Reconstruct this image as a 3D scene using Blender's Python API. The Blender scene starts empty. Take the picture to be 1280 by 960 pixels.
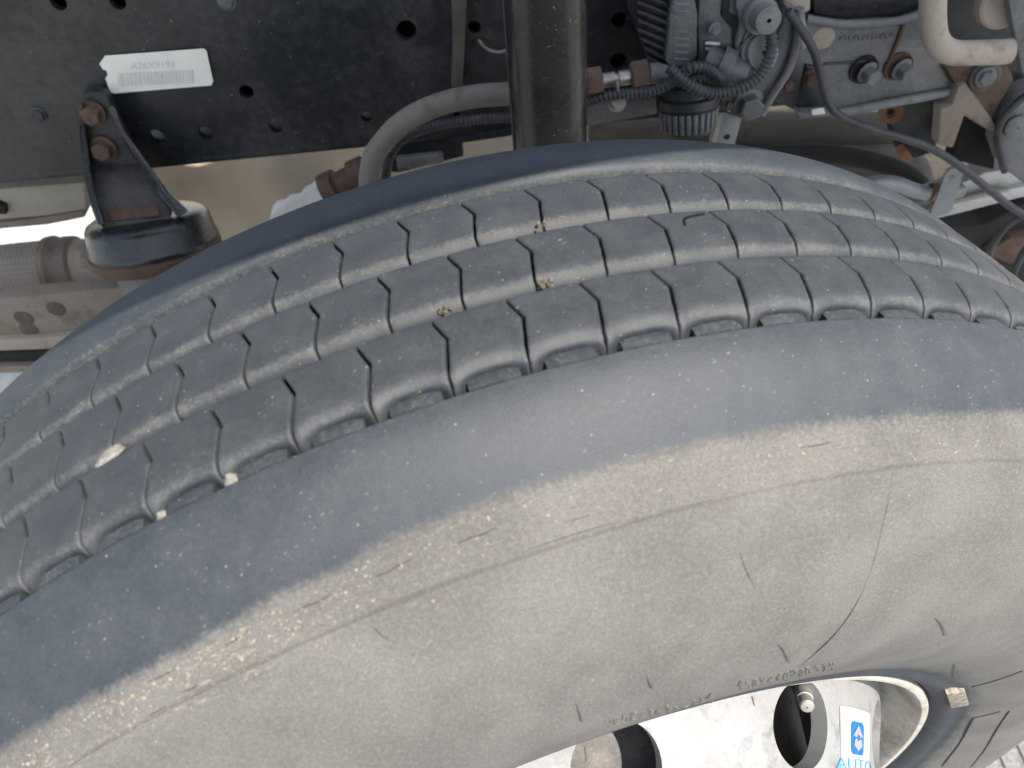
import bpy, bmesh, math, random
import numpy as np
from mathutils import Vector, Matrix, noise
random.seed(7)
PI = math.pi
scn = bpy.context.scene
COL = scn.collection

# ---------------------------------------------------------------- camera
CAMP = np.array([-0.0048, -0.2589, 1.20066])
CAMR = np.array([[0.99521544, -0.06924397, -0.06893119],      # right
                 [-0.09764531, -0.72950848, -0.67696586],     # down
                 [-0.00341008, 0.68045768, -0.73277945]])     # forward
FPX = 989.283
cam = bpy.data.cameras.new("camera")
cam.sensor_width = 36.0
cam.lens = FPX / 1280 * 36
cam.clip_start, cam.clip_end = 0.02, 500
cam.dof.use_dof = True
cam.dof.focus_distance = 0.49
cam.dof.aperture_fstop = 10.0
co = bpy.data.objects.new("camera", cam)
COL.objects.link(co)
mw = Matrix.Identity(4)
for i in range(3):
    mw[i][0], mw[i][1], mw[i][2], mw[i][3] = CAMR[0][i], -CAMR[1][i], -CAMR[2][i], CAMP[i]
co.matrix_world = mw
scn.camera = co

# ---------------------------------------------------------------- light
SUN = Vector((0.36, -0.42, 0.83)).normalized()               # towards the sun
elev = math.asin(SUN.z)
azim = math.atan2(SUN.x, SUN.y)
world = bpy.data.worlds.new("World")
scn.world = world
world.use_nodes = True
wn = world.node_tree
sky = wn.nodes.new("ShaderNodeTexSky")
sky.sky_type = 'NISHITA'
sky.sun_disc = False
sky.sun_elevation = elev
sky.sun_rotation = azim
bg = wn.nodes["Background"]
bg.inputs[1].default_value = 0.145
hs = wn.nodes.new("ShaderNodeHueSaturation")
hs.inputs["Saturation"].default_value = 0.62
wn.links.new(sky.outputs[0], hs.inputs["Color"])
wn.links.new(hs.outputs[0], bg.inputs[0])
sl = bpy.data.lights.new("sun", 'SUN')
sl.energy = 3.5
sl.angle = math.radians(0.53)
sl.color = (1.0, 0.94, 0.86)
so = bpy.data.objects.new("sun", sl)
so.rotation_euler = SUN.to_track_quat('Z', 'Y').to_euler()
so.location = (3, -4, 6)
COL.objects.link(so)
vs = scn.view_settings
vs.view_transform = 'Standard'
vs.look = 'None'
vs.exposure = 1.27
vs.gamma = 1.0

# ---------------------------------------------------------------- geometry of the view
WA = np.array([[0.97280034, -0.21643961, -0.08254330],
               [0.21566464, 0.97629601, -0.01829941],
               [0.08454742, 0.0, 0.99641946]])                # wheel axes in the world
WC = np.array([0, 0, 0.485])


def ray(u, v):
    return np.array([(u - 640) / FPX, (v - 480) / FPX, 1.0]) @ CAMR


def at(u, v, Y):
    d = ray(u, v)
    return Vector(CAMP + d * ((Y - CAMP[1]) / d[1]))


def mpp(u, v, Y):
    d = ray(u, v)
    return (Y - CAMP[1]) / d[1] / FPX


# ---------------------------------------------------------------- node materials
def nt(name):
    m = bpy.data.materials.new(name)
    m.use_nodes = True
    t = m.node_tree
    return m, t, t.nodes["Principled BSDF"]


class G:
    def __init__(s, t):
        s.t = t

    def n(s, typ, **kw):
        o = s.t.nodes.new(typ)
        for k, v in kw.items():
            setattr(o, k, v)
        return o

    def l(s, a, b):
        s.t.links.new(a, b)

    def sock(s, a, inp):
        if hasattr(a, "links"):
            s.l(a, inp)
        else:
            inp.default_value = a

    def math(s, op, a, b=0.0, c=0.0, clamp=False):
        o = s.n("ShaderNodeMath", operation=op, use_clamp=clamp)
        s.sock(a, o.inputs[0]); s.sock(b, o.inputs[1]); s.sock(c, o.inputs[2])
        return o.outputs[0]

    def mix(s, f, a, b):
        o = s.n("ShaderNodeMix", data_type='RGBA')
        s.sock(f, o.inputs[0]); s.sock(a, o.inputs[6]); s.sock(b, o.inputs[7])
        return o.outputs[2]

    def noise(s, vec, scale, detail=3, rough=0.55, dist=0.0):
        o = s.n("ShaderNodeTexNoise")
        s.l(vec, o.inputs["Vector"])
        o.inputs["Scale"].default_value = scale
        o.inputs["Detail"].default_value = detail
        o.inputs["Roughness"].default_value = rough
        o.inputs["Distortion"].default_value = dist
        return o.outputs[0]

    def mapv(s, vec, scale=(1, 1, 1), rot=(0, 0, 0), loc=(0, 0, 0)):
        o = s.n("ShaderNodeMapping")
        s.l(vec, o.inputs[0])
        o.inputs[1].default_value = loc
        o.inputs[2].default_value = rot
        o.inputs[3].default_value = scale
        return o.outputs[0]

    def ramp(s, f, lo, hi, a=0.0, b=1.0, smooth=True):
        o = s.n("ShaderNodeMapRange")
        o.interpolation_type = 'SMOOTHSTEP' if smooth else 'LINEAR'
        s.l(f, o.inputs[0])
        s.sock(lo, o.inputs[1]); s.sock(hi, o.inputs[2])
        o.inputs[3].default_value = a
        o.inputs[4].default_value = b
        return o.outputs[0]

    def bump(s, h, strength, dist, prev=None):
        o = s.n("ShaderNodeBump")
        s.l(h, o.inputs["Height"])
        o.inputs["Strength"].default_value = strength
        o.inputs["Distance"].default_value = dist
        if prev is not None:
            s.l(prev, o.inputs["Normal"])
        return o.outputs[0]


def c4(c):
    return (c[0], c[1], c[2], 1.0)


def rubber_material():
    m, t, b = nt("tyre_rubber")
    g = G(t)
    uv = g.n("ShaderNodeUVMap").outputs[0]
    oi = g.n("ShaderNodeObjectInfo")
    off = g.n("ShaderNodeCombineXYZ")
    g.l(g.math('MULTIPLY', oi.outputs["Random"], 37.0), off.inputs[0])
    g.l(g.math('MULTIPLY', oi.outputs["Random"], 91.0), off.inputs[1])
    va = g.n("ShaderNodeVectorMath", operation='ADD')
    g.l(uv, va.inputs[0]); g.l(off.outputs[0], va.inputs[1])
    v = va.outputs[0]
    at_ = g.n("ShaderNodeAttribute", attribute_name="dust")
    d = at_.outputs["Fac"]
    # feathered edge: rubbing streaks that run across the tread
    streak = g.noise(g.mapv(v, (420, 60, 1)), 1.0, 3, 0.6)
    patch = g.noise(v, 55, 4, 0.6)
    fine = g.noise(v, 430, 4, 0.75)
    grain = g.noise(v, 1250, 2, 0.6)
    e = g.math('ADD', d, g.math('MULTIPLY', g.math('SUBTRACT', streak, 0.5), 0.28))
    e = g.math('ADD', e, g.math('MULTIPLY', g.math('SUBTRACT', fine, 0.5), 0.70))
    e = g.math('ADD', e, g.math('MULTIPLY', g.math('SUBTRACT', patch, 0.5), 0.50))
    edge = g.math('MULTIPLY', g.ramp(e, 0.22, 0.85), g.ramp(d, 0.0, 0.2))
    # a thin film everywhere, patchy
    film = g.math('MULTIPLY', g.ramp(g.math('MULTIPLY_ADD', fine, 0.55, g.math('MULTIPLY', patch, 0.6)), 0.40, 0.85), 0.17)
    film = g.math('ADD', film, g.math('MULTIPLY', g.ramp(grain, 0.50, 0.78), 0.22))
    dd = g.math('MAXIMUM', edge, film)
    dd = g.math('MINIMUM', dd, 1.0)
    clean = g.mix(patch, (0.0108, 0.0160, 0.0220, 1), (0.0225, 0.0318, 0.0435, 1))
    dp = g.noise(v, 22, 4, 0.6)
    dpc = g.mix(g.ramp(dp, 0.3, 0.7), (0.094, 0.089, 0.081, 1), (0.134, 0.1275, 0.1165, 1))
    dustc = g.mix(g.math('MULTIPLY', g.ramp(fine, 0.4, 0.8), 0.55), dpc, (0.225, 0.203, 0.175, 1))
    bead = g.n("ShaderNodeAttribute", attribute_name="mud").outputs["Fac"]
    isb = g.ramp(bead, -0.7, -0.1)
    clean = g.mix(isb, g.mix(patch, (0.0112, 0.0146, 0.0182, 1), (0.0235, 0.0296, 0.0362, 1)), clean)
    dustc = g.mix(isb, (0.135, 0.132, 0.126, 1), dustc)
    col = g.mix(dd, clean, dustc)
    # dark grain pits in the dust
    col = g.mix(g.math('MULTIPLY', g.ramp(grain, 0.52, 0.36), 0.6), col, (0.05, 0.048, 0.045, 1))
    # pale flecks: short oblique shreds and fine grit
    fl = g.noise(g.mapv(g.mapv(v, (1, 1, 1), (0, 0, 0.35)), (260, 1250, 1)), 1.0, 1, 0.4)
    flm = g.math('MULTIPLY', g.ramp(fl, 0.715, 0.77), g.ramp(patch, 0.44, 0.66))
    gr = g.noise(v, 760, 0, 0.0)
    grm = g.math('MULTIPLY', g.ramp(gr, 0.82, 0.88), 0.6)
    fm = g.math('MAXIMUM', g.math('MULTIPLY', flm, 0.55), grm)
    col = g.mix(fm, col, (0.36, 0.35, 0.33, 1))
    # cream crumbs of dried mud along the buff line (attribute "mud")
    am = g.n("ShaderNodeAttribute", attribute_name="mud").outputs["Fac"]
    cr = g.noise(g.mapv(v, (0.45, 1.0, 1.0)), 560, 5, 0.75, 1.2)
    crm = g.ramp(g.math('ADD', cr, g.math('MULTIPLY', am, 0.22)), 0.76, 0.84)
    crm = g.math('MULTIPLY', g.math('MULTIPLY', crm, g.ramp(am, 0.02, 0.2)), g.ramp(g.noise(v, 75, 3, 0.6), 0.36, 0.60))
    col = g.mix(g.math('MULTIPLY', crm, 0.75), col, (0.33, 0.29, 0.225, 1))
    g.l(col, b.inputs["Base Color"])
    rg = g.n("ShaderNodeMapRange")
    g.l(dd, rg.inputs[0])
    rg.inputs[3].default_value = 0.56
    rg.inputs[4].default_value = 0.92
    g.l(g.math('MULTIPLY_ADD', fine, 0.18, g.math('SUBTRACT', rg.outputs[0], 0.07)), b.inputs["Roughness"])
    b.inputs["Specular IOR Level"].default_value = 0.5
    h = g.math('ADD', g.math('MULTIPLY', grain, 0.9), g.math('MULTIPLY', fine, 0.4))
    h = g.math('ADD', h, g.math('MULTIPLY', crm, 1.5))
    n1 = g.bump(h, 0.4, 0.0005)
    n2 = g.bump(patch, 0.04, 0.0010, n1)
    g.l(n2, b.inputs["Normal"])
    return m


def metal_paint(name, base, dust=(0.16, 0.14, 0.12), amount=0.4, rough=0.4, scale=9.0, metallic=0.0, speck=True, spec=0.5, bump=0.25, grime=0.6):
    m, t, b = nt(name)
    g = G(t)
    tc = g.n("ShaderNodeTexCoord").outputs["Object"]
    p = g.noise(tc, scale, 5, 0.65)
    f = g.noise(tc, scale * 14, 4, 0.7)
    k = g.noise(tc, scale * 60, 2, 0.6)
    d = g.math('MULTIPLY', g.ramp(g.math('MULTIPLY_ADD', f, 0.4, g.math('MULTIPLY', p, 0.65)), 0.40, 0.72), amount)
    col = g.mix(d, c4(base), c4(dust))
    if speck:
        s1 = g.math('MULTIPLY', g.ramp(g.noise(tc, scale * 34, 1, 0.4), 0.72, 0.80), 0.28)
        col = g.mix(s1, col, c4([min(1, x * 2.2 + 0.1) for x in dust]))
    gm = g.noise(g.mapv(tc, (1, 1, 1), (0, 0, 0), (3.1, 7.7, 1.3)), scale * 1.9, 5, 0.7)
    col = g.mix(g.math('MULTIPLY', g.ramp(gm, 0.50, 0.72), grime), col, c4([x * 0.35 for x in (base[0] * 1.1, base[1], base[2] * .85)]))
    g.l(col, b.inputs["Base Color"])
    b.inputs["Metallic"].default_value = metallic
    b.inputs["Specular IOR Level"].default_value = spec
    g.l(g.math('ADD', g.math('MULTIPLY_ADD', d, 0.6, rough), g.math('MULTIPLY', g.math('SUBTRACT', k, 0.5), 0.2)), b.inputs["Roughness"])
    g.l(g.bump(g.math('ADD', f, g.math('MULTIPLY', k, 0.5)), bump, 0.0008), b.inputs["Normal"])
    return m


def plain(name, col, rough=0.5, metallic=0.0, var=0.25, scale=60.0, bump=0.15):
    m, t, b = nt(name)
    g = G(t)
    tc = g.n("ShaderNodeTexCoord").outputs["Object"]
    f = g.noise(tc, scale, 4, 0.65)
    lo = [x * (1 - var) for x in col]
    hi = [min(1, x * (1 + var)) for x in col]
    g.l(g.mix(g.ramp(f, 0.3, 0.7), c4(lo), c4(hi)), b.inputs["Base Color"])
    b.inputs["Roughness"].default_value = rough
    b.inputs["Metallic"].default_value = metallic
    g.l(g.bump(f, bump, 0.0006), b.inputs["Normal"])
    return m


def woven(name, a, c, scale):
    m, t, b = nt(name)
    g = G(t)
    tc = g.n("ShaderNodeTexCoord").outputs["Object"]
    w1 = g.n("ShaderNodeTexWave", wave_type='BANDS', bands_direction='X')
    w2 = g.n("ShaderNodeTexWave", wave_type='BANDS', bands_direction='Z')
    for w in (w1, w2):
        g.l(tc, w.inputs["Vector"])
        w.inputs["Scale"].default_value = scale
        w.inputs["Distortion"].default_value = 0.6
    h = g.math('MULTIPLY', w1.outputs[1], w2.outputs[1])
    p = g.noise(tc, 9, 4, 0.6)
    col = g.mix(g.ramp(p, 0.3, 0.7), c4(a), c4(c))
    col = g.mix(g.math('MULTIPLY', g.math('SUBTRACT', 1.0, h), 0.45), col, c4([x * 0.45 for x in a]))
    g.l(col, b.inputs["Base Color"])
    b.inputs["Roughness"].default_value = 0.9
    g.l(g.bump(h, 0.6, 0.001), b.inputs["Normal"])
    return m


M = {}
M['rubber'] = rubber_material()
M['black'] = metal_paint("black_chassis_paint", (0.0125, 0.0148, 0.0170), (0.125, 0.117, 0.103), 0.32, 0.34, 7.0)
M['bracket'] = metal_paint("dusty_black_casting", (0.020, 0.0205, 0.021), (0.13, 0.115, 0.095), 0.6, 0.42, 18.0)
M['post'] = metal_paint("glossy_post_paint", (0.010, 0.011, 0.012), (0.12, 0.11, 0.10), 0.06, 0.27, 14.0, bump=0.04)
M['black_gloss'] = metal_paint("black_gloss_paint", (0.012, 0.013, 0.014), (0.15, 0.14, 0.12), 0.22, 0.22, 14.0)
M['greypaint'] = metal_paint("grey_dusty_paint", (0.100, 0.104, 0.105), (0.26, 0.245, 0.22), 0.65, 0.45, 12.0)
M['greycast'] = metal_paint("grey_cast_metal", (0.135, 0.138, 0.138), (0.29, 0.27, 0.24), 0.5, 0.5, 22.0)
M['plastic'] = metal_paint("black_plastic", (0.016, 0.017, 0.019), (0.12, 0.115, 0.105), 0.4, 0.45, 25.0)
M['rust'] = metal_paint("rusty_steel", (0.075, 0.042, 0.028), (0.20, 0.13, 0.09), 0.6, 0.75, 30.0, speck=False)
M['rustbright'] = metal_paint("orange_rust", (0.23, 0.10, 0.055), (0.28, 0.18, 0.12), 0.6, 0.85, 60.0, speck=False)
M['brownnut'] = metal_paint("brown_nut", (0.13, 0.075, 0.055), (0.22, 0.16, 0.12), 0.5, 0.5, 40.0, metallic=0.3, speck=False)
M['zinc'] = metal_paint("zinc_plated", (0.45, 0.43, 0.38), (0.30, 0.26, 0.20), 0.5, 0.35, 40.0, metallic=0.7, speck=False)
M['alu'] = metal_paint("bare_aluminium", (0.50, 0.50, 0.49), (0.33, 0.30, 0.25), 0.55, 0.42, 16.0, metallic=0.45, speck=False)
M['silver'] = metal_paint("silver_paint", (0.26, 0.27, 0.28), (0.28, 0.26, 0.23), 0.5, 0.4, 18.0, metallic=0.2, speck=False)
M['tanpipe'] = metal_paint("dusty_tan_pipe", (0.36, 0.30, 0.235), (0.45, 0.39, 0.32), 0.6, 0.75, 20.0, speck=False)
M['brown'] = metal_paint("brown_dirty_paint", (0.075, 0.066, 0.053), (0.15, 0.13, 0.105), 0.6, 0.55, 8.0, speck=False)
M['leaf'] = metal_paint("dirty_spring_steel", (0.21, 0.165, 0.125), (0.27, 0.235, 0.195), 0.7, 0.75, 14.0, speck=False)
M['tanbar'] = metal_paint("tan_dusty_bar", (0.30, 0.26, 0.20), (0.40, 0.36, 0.29), 0.6, 0.8, 12.0, speck=False)
M['hose'] = metal_paint("grey_hose", (0.175, 0.152, 0.128), (0.24, 0.215, 0.185), 0.5, 0.75, 18.0, speck=False)
M['conduit'] = metal_paint("black_conduit", (0.03, 0.031, 0.034), (0.14, 0.135, 0.13), 0.45, 0.5, 30.0, speck=False)
M['dark'] = metal_paint("dark_grime_shade", (0.012, 0.011, 0.010), (0.05, 0.045, 0.04), 0.5, 0.8, 6.0, speck=False)  # grime on dark parts, and shade painted into gaps and holes
M['disc'] = metal_paint("white_wheel_paint", (0.25, 0.25, 0.248), (0.175, 0.165, 0.148), 0.65, 0.38, 34.0, speck=False, bump=0.12)
M['rimdirt'] = metal_paint("dirty_rim_paint", (0.46, 0.44, 0.40), (0.26, 0.21, 0.15), 0.85, 0.6, 26.0, speck=False)
M['drum'] = metal_paint("brake_drum_iron", (0.035, 0.036, 0.040), (0.10, 0.09, 0.08), 0.5, 0.6, 20.0, speck=False)
M['barrel'] = metal_paint("dusty_hub_iron", (0.10, 0.10, 0.10), (0.26, 0.24, 0.21), 0.8, 0.8, 40.0)
M['tag'] = plain("white_label_card", (0.80, 0.77, 0.66), 0.5, 0, 0.04, 40, 0.05)
M['tagprint'] = plain("faded_grey_print", (0.60, 0.59, 0.56), 0.6, 0, 0.1, 200, 0.0)
M['tagprint2'] = plain("faded_grey_text", (0.56, 0.55, 0.52), 0.6, 0, 0.1, 200, 0.0)
M['sticker'] = plain("white_sticker_film", (0.50, 0.50, 0.50), 0.3, 0, 0.03, 60, 0.02)
M['blue'] = plain("blue_print", (0.03, 0.24, 0.70), 0.35, 0, 0.06, 60, 0.0)
M['blanket'] = woven("tan_woven_cloth", (0.47, 0.385, 0.28), (0.58, 0.485, 0.365), 80)
M['mesh'] = woven("woven_metal_braid", (0.30, 0.245, 0.20), (0.40, 0.335, 0.275), 62)
M['stone'] = plain("white_stone", (0.20, 0.192, 0.172), 0.85, 0, 0.25, 300, 0.6)
M['straw'] = plain("dry_straw", (0.10, 0.084, 0.06), 0.9, 0, 0.4, 400, 0.4)
M['mudcrumb'] = plain("dried_mud", (0.27, 0.235, 0.18), 0.95, 0, 0.25, 400, 0.4)
M['crack'] = plain("crack_black", (0.014, 0.013, 0.012), 0.9, 0, 0.2, 200, 0.1)
M['crack'].node_tree.nodes['Principled BSDF'].inputs['Specular IOR Level'].default_value = 0.03
M['hair'] = plain("rubber_vent_hair", (0.07, 0.066, 0.06), 0.7, 0, 0.3, 300, 0.1)
M['asphalt'] = plain("grey_pavement", (0.20, 0.195, 0.185), 0.95, 0, 0.3, 120, 0.8)
M['sunlit_mud'] = plain("muddy_sunlit_rubber", (0.19, 0.165, 0.13), 0.95, 0, 0.45, 260, 0.6)
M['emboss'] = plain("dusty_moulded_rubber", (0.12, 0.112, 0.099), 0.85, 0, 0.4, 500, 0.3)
M['concrete'] = plain("pale_concrete", (0.42, 0.395, 0.35), 0.95, 0, 0.16, 22, 0.5)
M['cloth'] = plain("white_sheet", (0.78, 0.77, 0.74), 0.8, 0, 0.06, 30, 0.2)


# ---------------------------------------------------------------- object helpers
def tag(o, label=None, cat=None, group=None, kind=None):
    if label: o['label'] = label
    if cat: o['category'] = cat
    if group: o['group'] = group
    if kind: o['kind'] = kind
    return o


def empty(name, label, cat, loc=(0, 0, 0), group=None):
    o = bpy.data.objects.new(name, None)
    o.empty_display_size = 0.03
    o.location = loc
    COL.objects.link(o)
    return tag(o, label, cat, group)


def link(name, me, mat, parent=None, mw=None):
    o = bpy.data.objects.new(name, me)
    COL.objects.link(o)
    if mat is not None and len(me.materials) == 0:
        me.materials.append(mat)
    if parent is not None:
        o.parent = parent
        if mw == 'local':
            pass
        else:
            bx = parent
            inv = Matrix.Identity(4)
            chain = []
            while bx is not None:
                chain.append(bx)
                bx = bx.parent
            w = Matrix.Identity(4)
            for c in reversed(chain):
                w = w @ c.matrix_parent_inverse @ c.matrix_basis
            o.matrix_parent_inverse = w.inverted()
    return o


def mesh(verts, faces, smooth=True, angle=35):
    me = bpy.data.meshes.new("mesh")
    me.from_pydata([tuple(v) for v in verts], [], faces)
    me.validate()
    if smooth:
        me.polygons.foreach_set("use_smooth", [True] * len(me.polygons))
        if angle is not None:
            me.set_sharp_from_angle(angle=math.radians(angle))
    me.update()
    return me


def frame_of(axis):
    a = Vector(axis).normalized()
    r = Vector((0, 0, 1)) if abs(a.z) < 0.9 else Vector((1, 0, 0))
    x = a.cross(r).normalized()
    return a, x, a.cross(x).normalized()


def lathe_on(origin, axis, prof, n=48, angle=35, capped=False):
    """profile [(distance along axis, radius)] turned round the axis"""
    a, x, y = frame_of(axis)
    o = Vector(origin)
    vs_, fs = [], []
    for (s, r) in prof:
        for k in range(n):
            t = 2 * PI * k / n
            vs_.append(o + a * s + (x * math.cos(t) + y * math.sin(t)) * r)
    for i in range(len(prof) - 1):
        for k in range(n):
            q = (k + 1) % n
            fs.append((i * n + k, i * n + q, (i + 1) * n + q, (i + 1) * n + k))
    if capped:
        fs.append(tuple(range(n - 1, -1, -1)))
        fs.append(tuple((len(prof) - 1) * n + k for k in range(n)))
    return mesh(vs_, fs, True, angle)


def smooth_path(pts, n):
    P = [Vector(p) for p in pts]
    P = [P[0] * 2 - P[1]] + P + [P[-1] * 2 - P[-2]]
    out = []
    seg = len(P) - 3
    for i in range(seg):
        p0, p1, p2, p3 = P[i:i + 4]
        for k in range(n):
            t = k / n
            out.append(0.5 * ((2 * p1) + (p2 - p0) * t + (2 * p0 - 5 * p1 + 4 * p2 - p3) * t * t + (3 * p1 - p0 - 3 * p2 + p3) * t ** 3))
    out.append(P[-2])
    return out


def tube(path, rad, n=14, ridge=None, caps=True, flat=(1, 1), up=None):
    """sweep; ridge=(pitch, depth) gives a corrugated conduit"""
    if ridge:
        L = [0]
        for a, b in zip(path, path[1:]):
            L.append(L[-1] + (b - a).length)
        step = ridge[0] / 4
        m = int(L[-1] / step)
        q, j = [], 0
        for i in range(m + 1):
            s = min(i * step, L[-1] - 1e-7)
            while L[j + 1] < s: j += 1
            q.append(path[j].lerp(path[j + 1], (s - L[j]) / (L[j + 1] - L[j])))
        path = q
    vs_, fs = [], []
    t0 = (path[1] - path[0]).normalized()
    u = t0.orthogonal().normalized() if up is None else (Vector(up) - t0 * Vector(up).dot(t0)).normalized()
    for i, p in enumerate(path):
        t = (path[min(i + 1, len(path) - 1)] - path[max(i - 1, 0)]).normalized()
        u = (u - t * u.dot(t)).normalized()
        w = t.cross(u)
        r = rad(i / (len(path) - 1)) if callable(rad) else rad
        if ridge:
            r += (0, ridge[1], ridge[1], 0)[i % 4] - ridge[1] / 2
        for k in range(n):
            a = 2 * PI * k / n
            vs_.append(p + u * (math.cos(a) * r * flat[0]) + w * (math.sin(a) * r * flat[1]))
    for i in range(len(path) - 1):
        for k in range(n):
            q = (k + 1) % n
            fs.append((i * n + k, i * n + q, (i + 1) * n + q, (i + 1) * n + k))
    if caps:
        fs.append(tuple(range(n - 1, -1, -1)))
        fs.append(tuple((len(path) - 1) * n + k for k in range(n)))
    return mesh(vs_, fs, True, 60 if not ridge else 70)


def solid(bot, top, bevel=0.0, seg=2):
    """prism between two matching rings of points, edges bevelled"""
    bm = bmesh.new()
    n = len(bot)
    a = [bm.verts.new(p) for p in bot]
    b = [bm.verts.new(p) for p in top]
    bm.faces.new(a[::-1])
    bm.faces.new(b)
    for i in range(n):
        bm.faces.new((a[i], a[(i + 1) % n], b[(i + 1) % n], b[i]))
    bmesh.ops.recalc_face_normals(bm, faces=bm.faces)
    if bevel > 0:
        bmesh.ops.bevel(bm, geom=bm.edges[:] + bm.verts[:], offset=bevel, segments=seg, profile=0.6, affect='EDGES')
    me = bpy.data.meshes.new("solid")
    bm.to_mesh(me)
    bm.free()
    me.polygons.foreach_set("use_smooth", [True] * len(me.polygons))
    me.set_sharp_from_angle(angle=math.radians(40))
    return me


def slab(px, Y, thick, bevel=0.0015, seg=2):
    """plate whose face lies in the plane Y and whose thickness runs inboard"""
    P = [at(u, v, Y) for u, v in px]
    return solid([p + Vector((0, thick, 0)) for p in P], P, bevel, seg)


def box(c, sx, sy, sz, bevel=0.002):
    c = Vector(c)
    q = [(-1, -1), (1, -1), (1, 1), (-1, 1)]
    return solid([c + Vector((i * sx / 2, j * sy / 2, -sz / 2)) for i, j in q], [c + Vector((i * sx / 2, j * sy / 2, sz / 2)) for i, j in q], bevel)


def bolt(parent, loc, normal, size, mat, flange=True, turn=0.0, name='bolt', height=None):
    """hexagon head on a round flange; size is the radius over the corners"""
    a, x, y = frame_of(normal)
    loc = Vector(loc)
    h = height or size * 0.85
    vs_, fs = [], []
    rings = []

    def ring(n, r, s, ph=0.0):
        i0 = len(vs_)
        for k in range(n):
            t = 2 * PI * k / n + ph
            vs_.append(loc + a * s + (x * math.cos(t) + y * math.sin(t)) * r)
        return list(range(i0, i0 + n))
    n = 24
    if flange:
        r0 = ring(n, size * 1.32, 0)
        r1 = ring(n, size * 1.32, size * 0.14)
        r2 = ring(n, size * 1.05, size * 0.26)
        for p, q in ((r0, r1), (r1, r2)):
            for k in range(n):
                fs.append((p[k], p[(k + 1) % n], q[(k + 1) % n], q[k]))
        fs.append(tuple(r2))
        zb = size * 0.2
    else:
        zb = 0
    h0 = ring(6, size, zb, turn)
    h1 = ring(6, size, h, turn)
    h2 = ring(6, size * 0.86, h + size * 0.10, turn)
    for p, q in ((h0, h1), (h1, h2)):
        for k in range(6):
            fs.append((p[k], p[(k + 1) % 6], q[(k + 1) % 6], q[k]))
    fs.append(tuple(h2))
    return link(name, mesh(vs_, fs, True, 25), mat, parent)


def plate_with_holes(outline, holes, plane, thick, name):
    """outline and holes as 2-D loops; plane maps (a,b,depth) to the world"""
    cu = bpy.data.curves.new(name, 'CURVE')
    cu.dimensions = '2D'
    cu.fill_mode = 'BOTH'
    cu.extrude = thick / 2
    for lp in [outline] + holes:
        sp = cu.splines.new('POLY')
        sp.points.add(len(lp) - 1)
        for i, (a, b_) in enumerate(lp):
            sp.points[i].co = (a, b_, 0, 1)
        sp.use_cyclic_u = True
    tmp = bpy.data.objects.new("tmp", cu)
    COL.objects.link(tmp)
    dg = bpy.context.evaluated_depsgraph_get()
    me = bpy.data.meshes.new_from_object(tmp.evaluated_get(dg))
    bpy.data.objects.remove(tmp)
    for v in me.vertices:
        v.co = plane(v.co.x, v.co.y, v.co.z + thick / 2)
    me.materials.clear()
    me.update()
    return me


# ================================================================= SETTING
me = mesh([(-60, -60, 0), (60, -60, 0), (60, 60, 0), (-60, 60, 0)], [(0, 1, 2, 3)], False)
tag(link('ground', me, M['concrete']), kind='structure')
tag(bpy.data.objects['ground'], 'pale sunlit concrete ground under the truck')

me = mesh([(-40, -40, .004), (40, -40, .004), (40, .55, .004), (-40, .55, .004)], [(0, 1, 2, 3)], False)
tag(link('pavement', me, M['asphalt']), kind='structure')
V, F = [], []
for k in range(60):                                            # shallow ribs brushed into the pavement
    x0 = .25 + k * .03
    b0 = len(V)
    V += [(x0, -1.5, .0042), (x0 + .012, -1.5, .0042), (x0 + .010, -1.5, .0075), (x0 + .002, -1.5, .0075), (x0, .5, .0042), (x0 + .012, .5, .0042), (x0 + .010, .5, .0075), (x0 + .002, .5, .0075)]
    F += [(b0 + 3, b0 + 2, b0 + 6, b0 + 7), (b0 + 1, b0 + 5, b0 + 6, b0 + 2), (b0, b0 + 3, b0 + 7, b0 + 4)]
tag(link('pavement_ribs', mesh(V, F, False), M['asphalt']), kind='structure')
shade_plate_me = plate_with_holes([(-.60, -.26), (-.10, -.185), (.17, -.115), (.50, -.03), (2.3, .03), (2.3, .335), (-.60, .335)], [[(.15, .05), (.31, .05), (.31, .17), (.15, .17)]], lambda a, b_, c: Vector((a, b_, 1.37 + c)), .02, 'cab')
tag(link('unseen_shade_plate', shade_plate_me, M['dark']), kind='structure')  # unseen plate added to shade chassis and far shoulder; slot lets sun through

# ================================================================= WHEEL
WM = Matrix([[*WA[0], WC[0]], [*WA[1], WC[1]], [*WA[2], WC[2]], [0, 0, 0, 1]])
wheel = empty('truck_wheel', 'big worn truck tyre with dusty grey sidewall on white steel wheel', 'wheel')
wheel.matrix_world = WM
wheel.matrix_basis = WM
bpy.context.view_layer.update()


def wlink(name, me, mat, parent, rot=0.0):
    """child that lives in the wheel's own axes (y is the axle)"""
    o = bpy.data.objects.new(name, me)
    COL.objects.link(o)
    if mat is not None and len(me.materials) == 0:
        me.materials.append(mat)
    o.parent = parent
    o.rotation_euler = (0, rot, 0)
    return o


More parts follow.
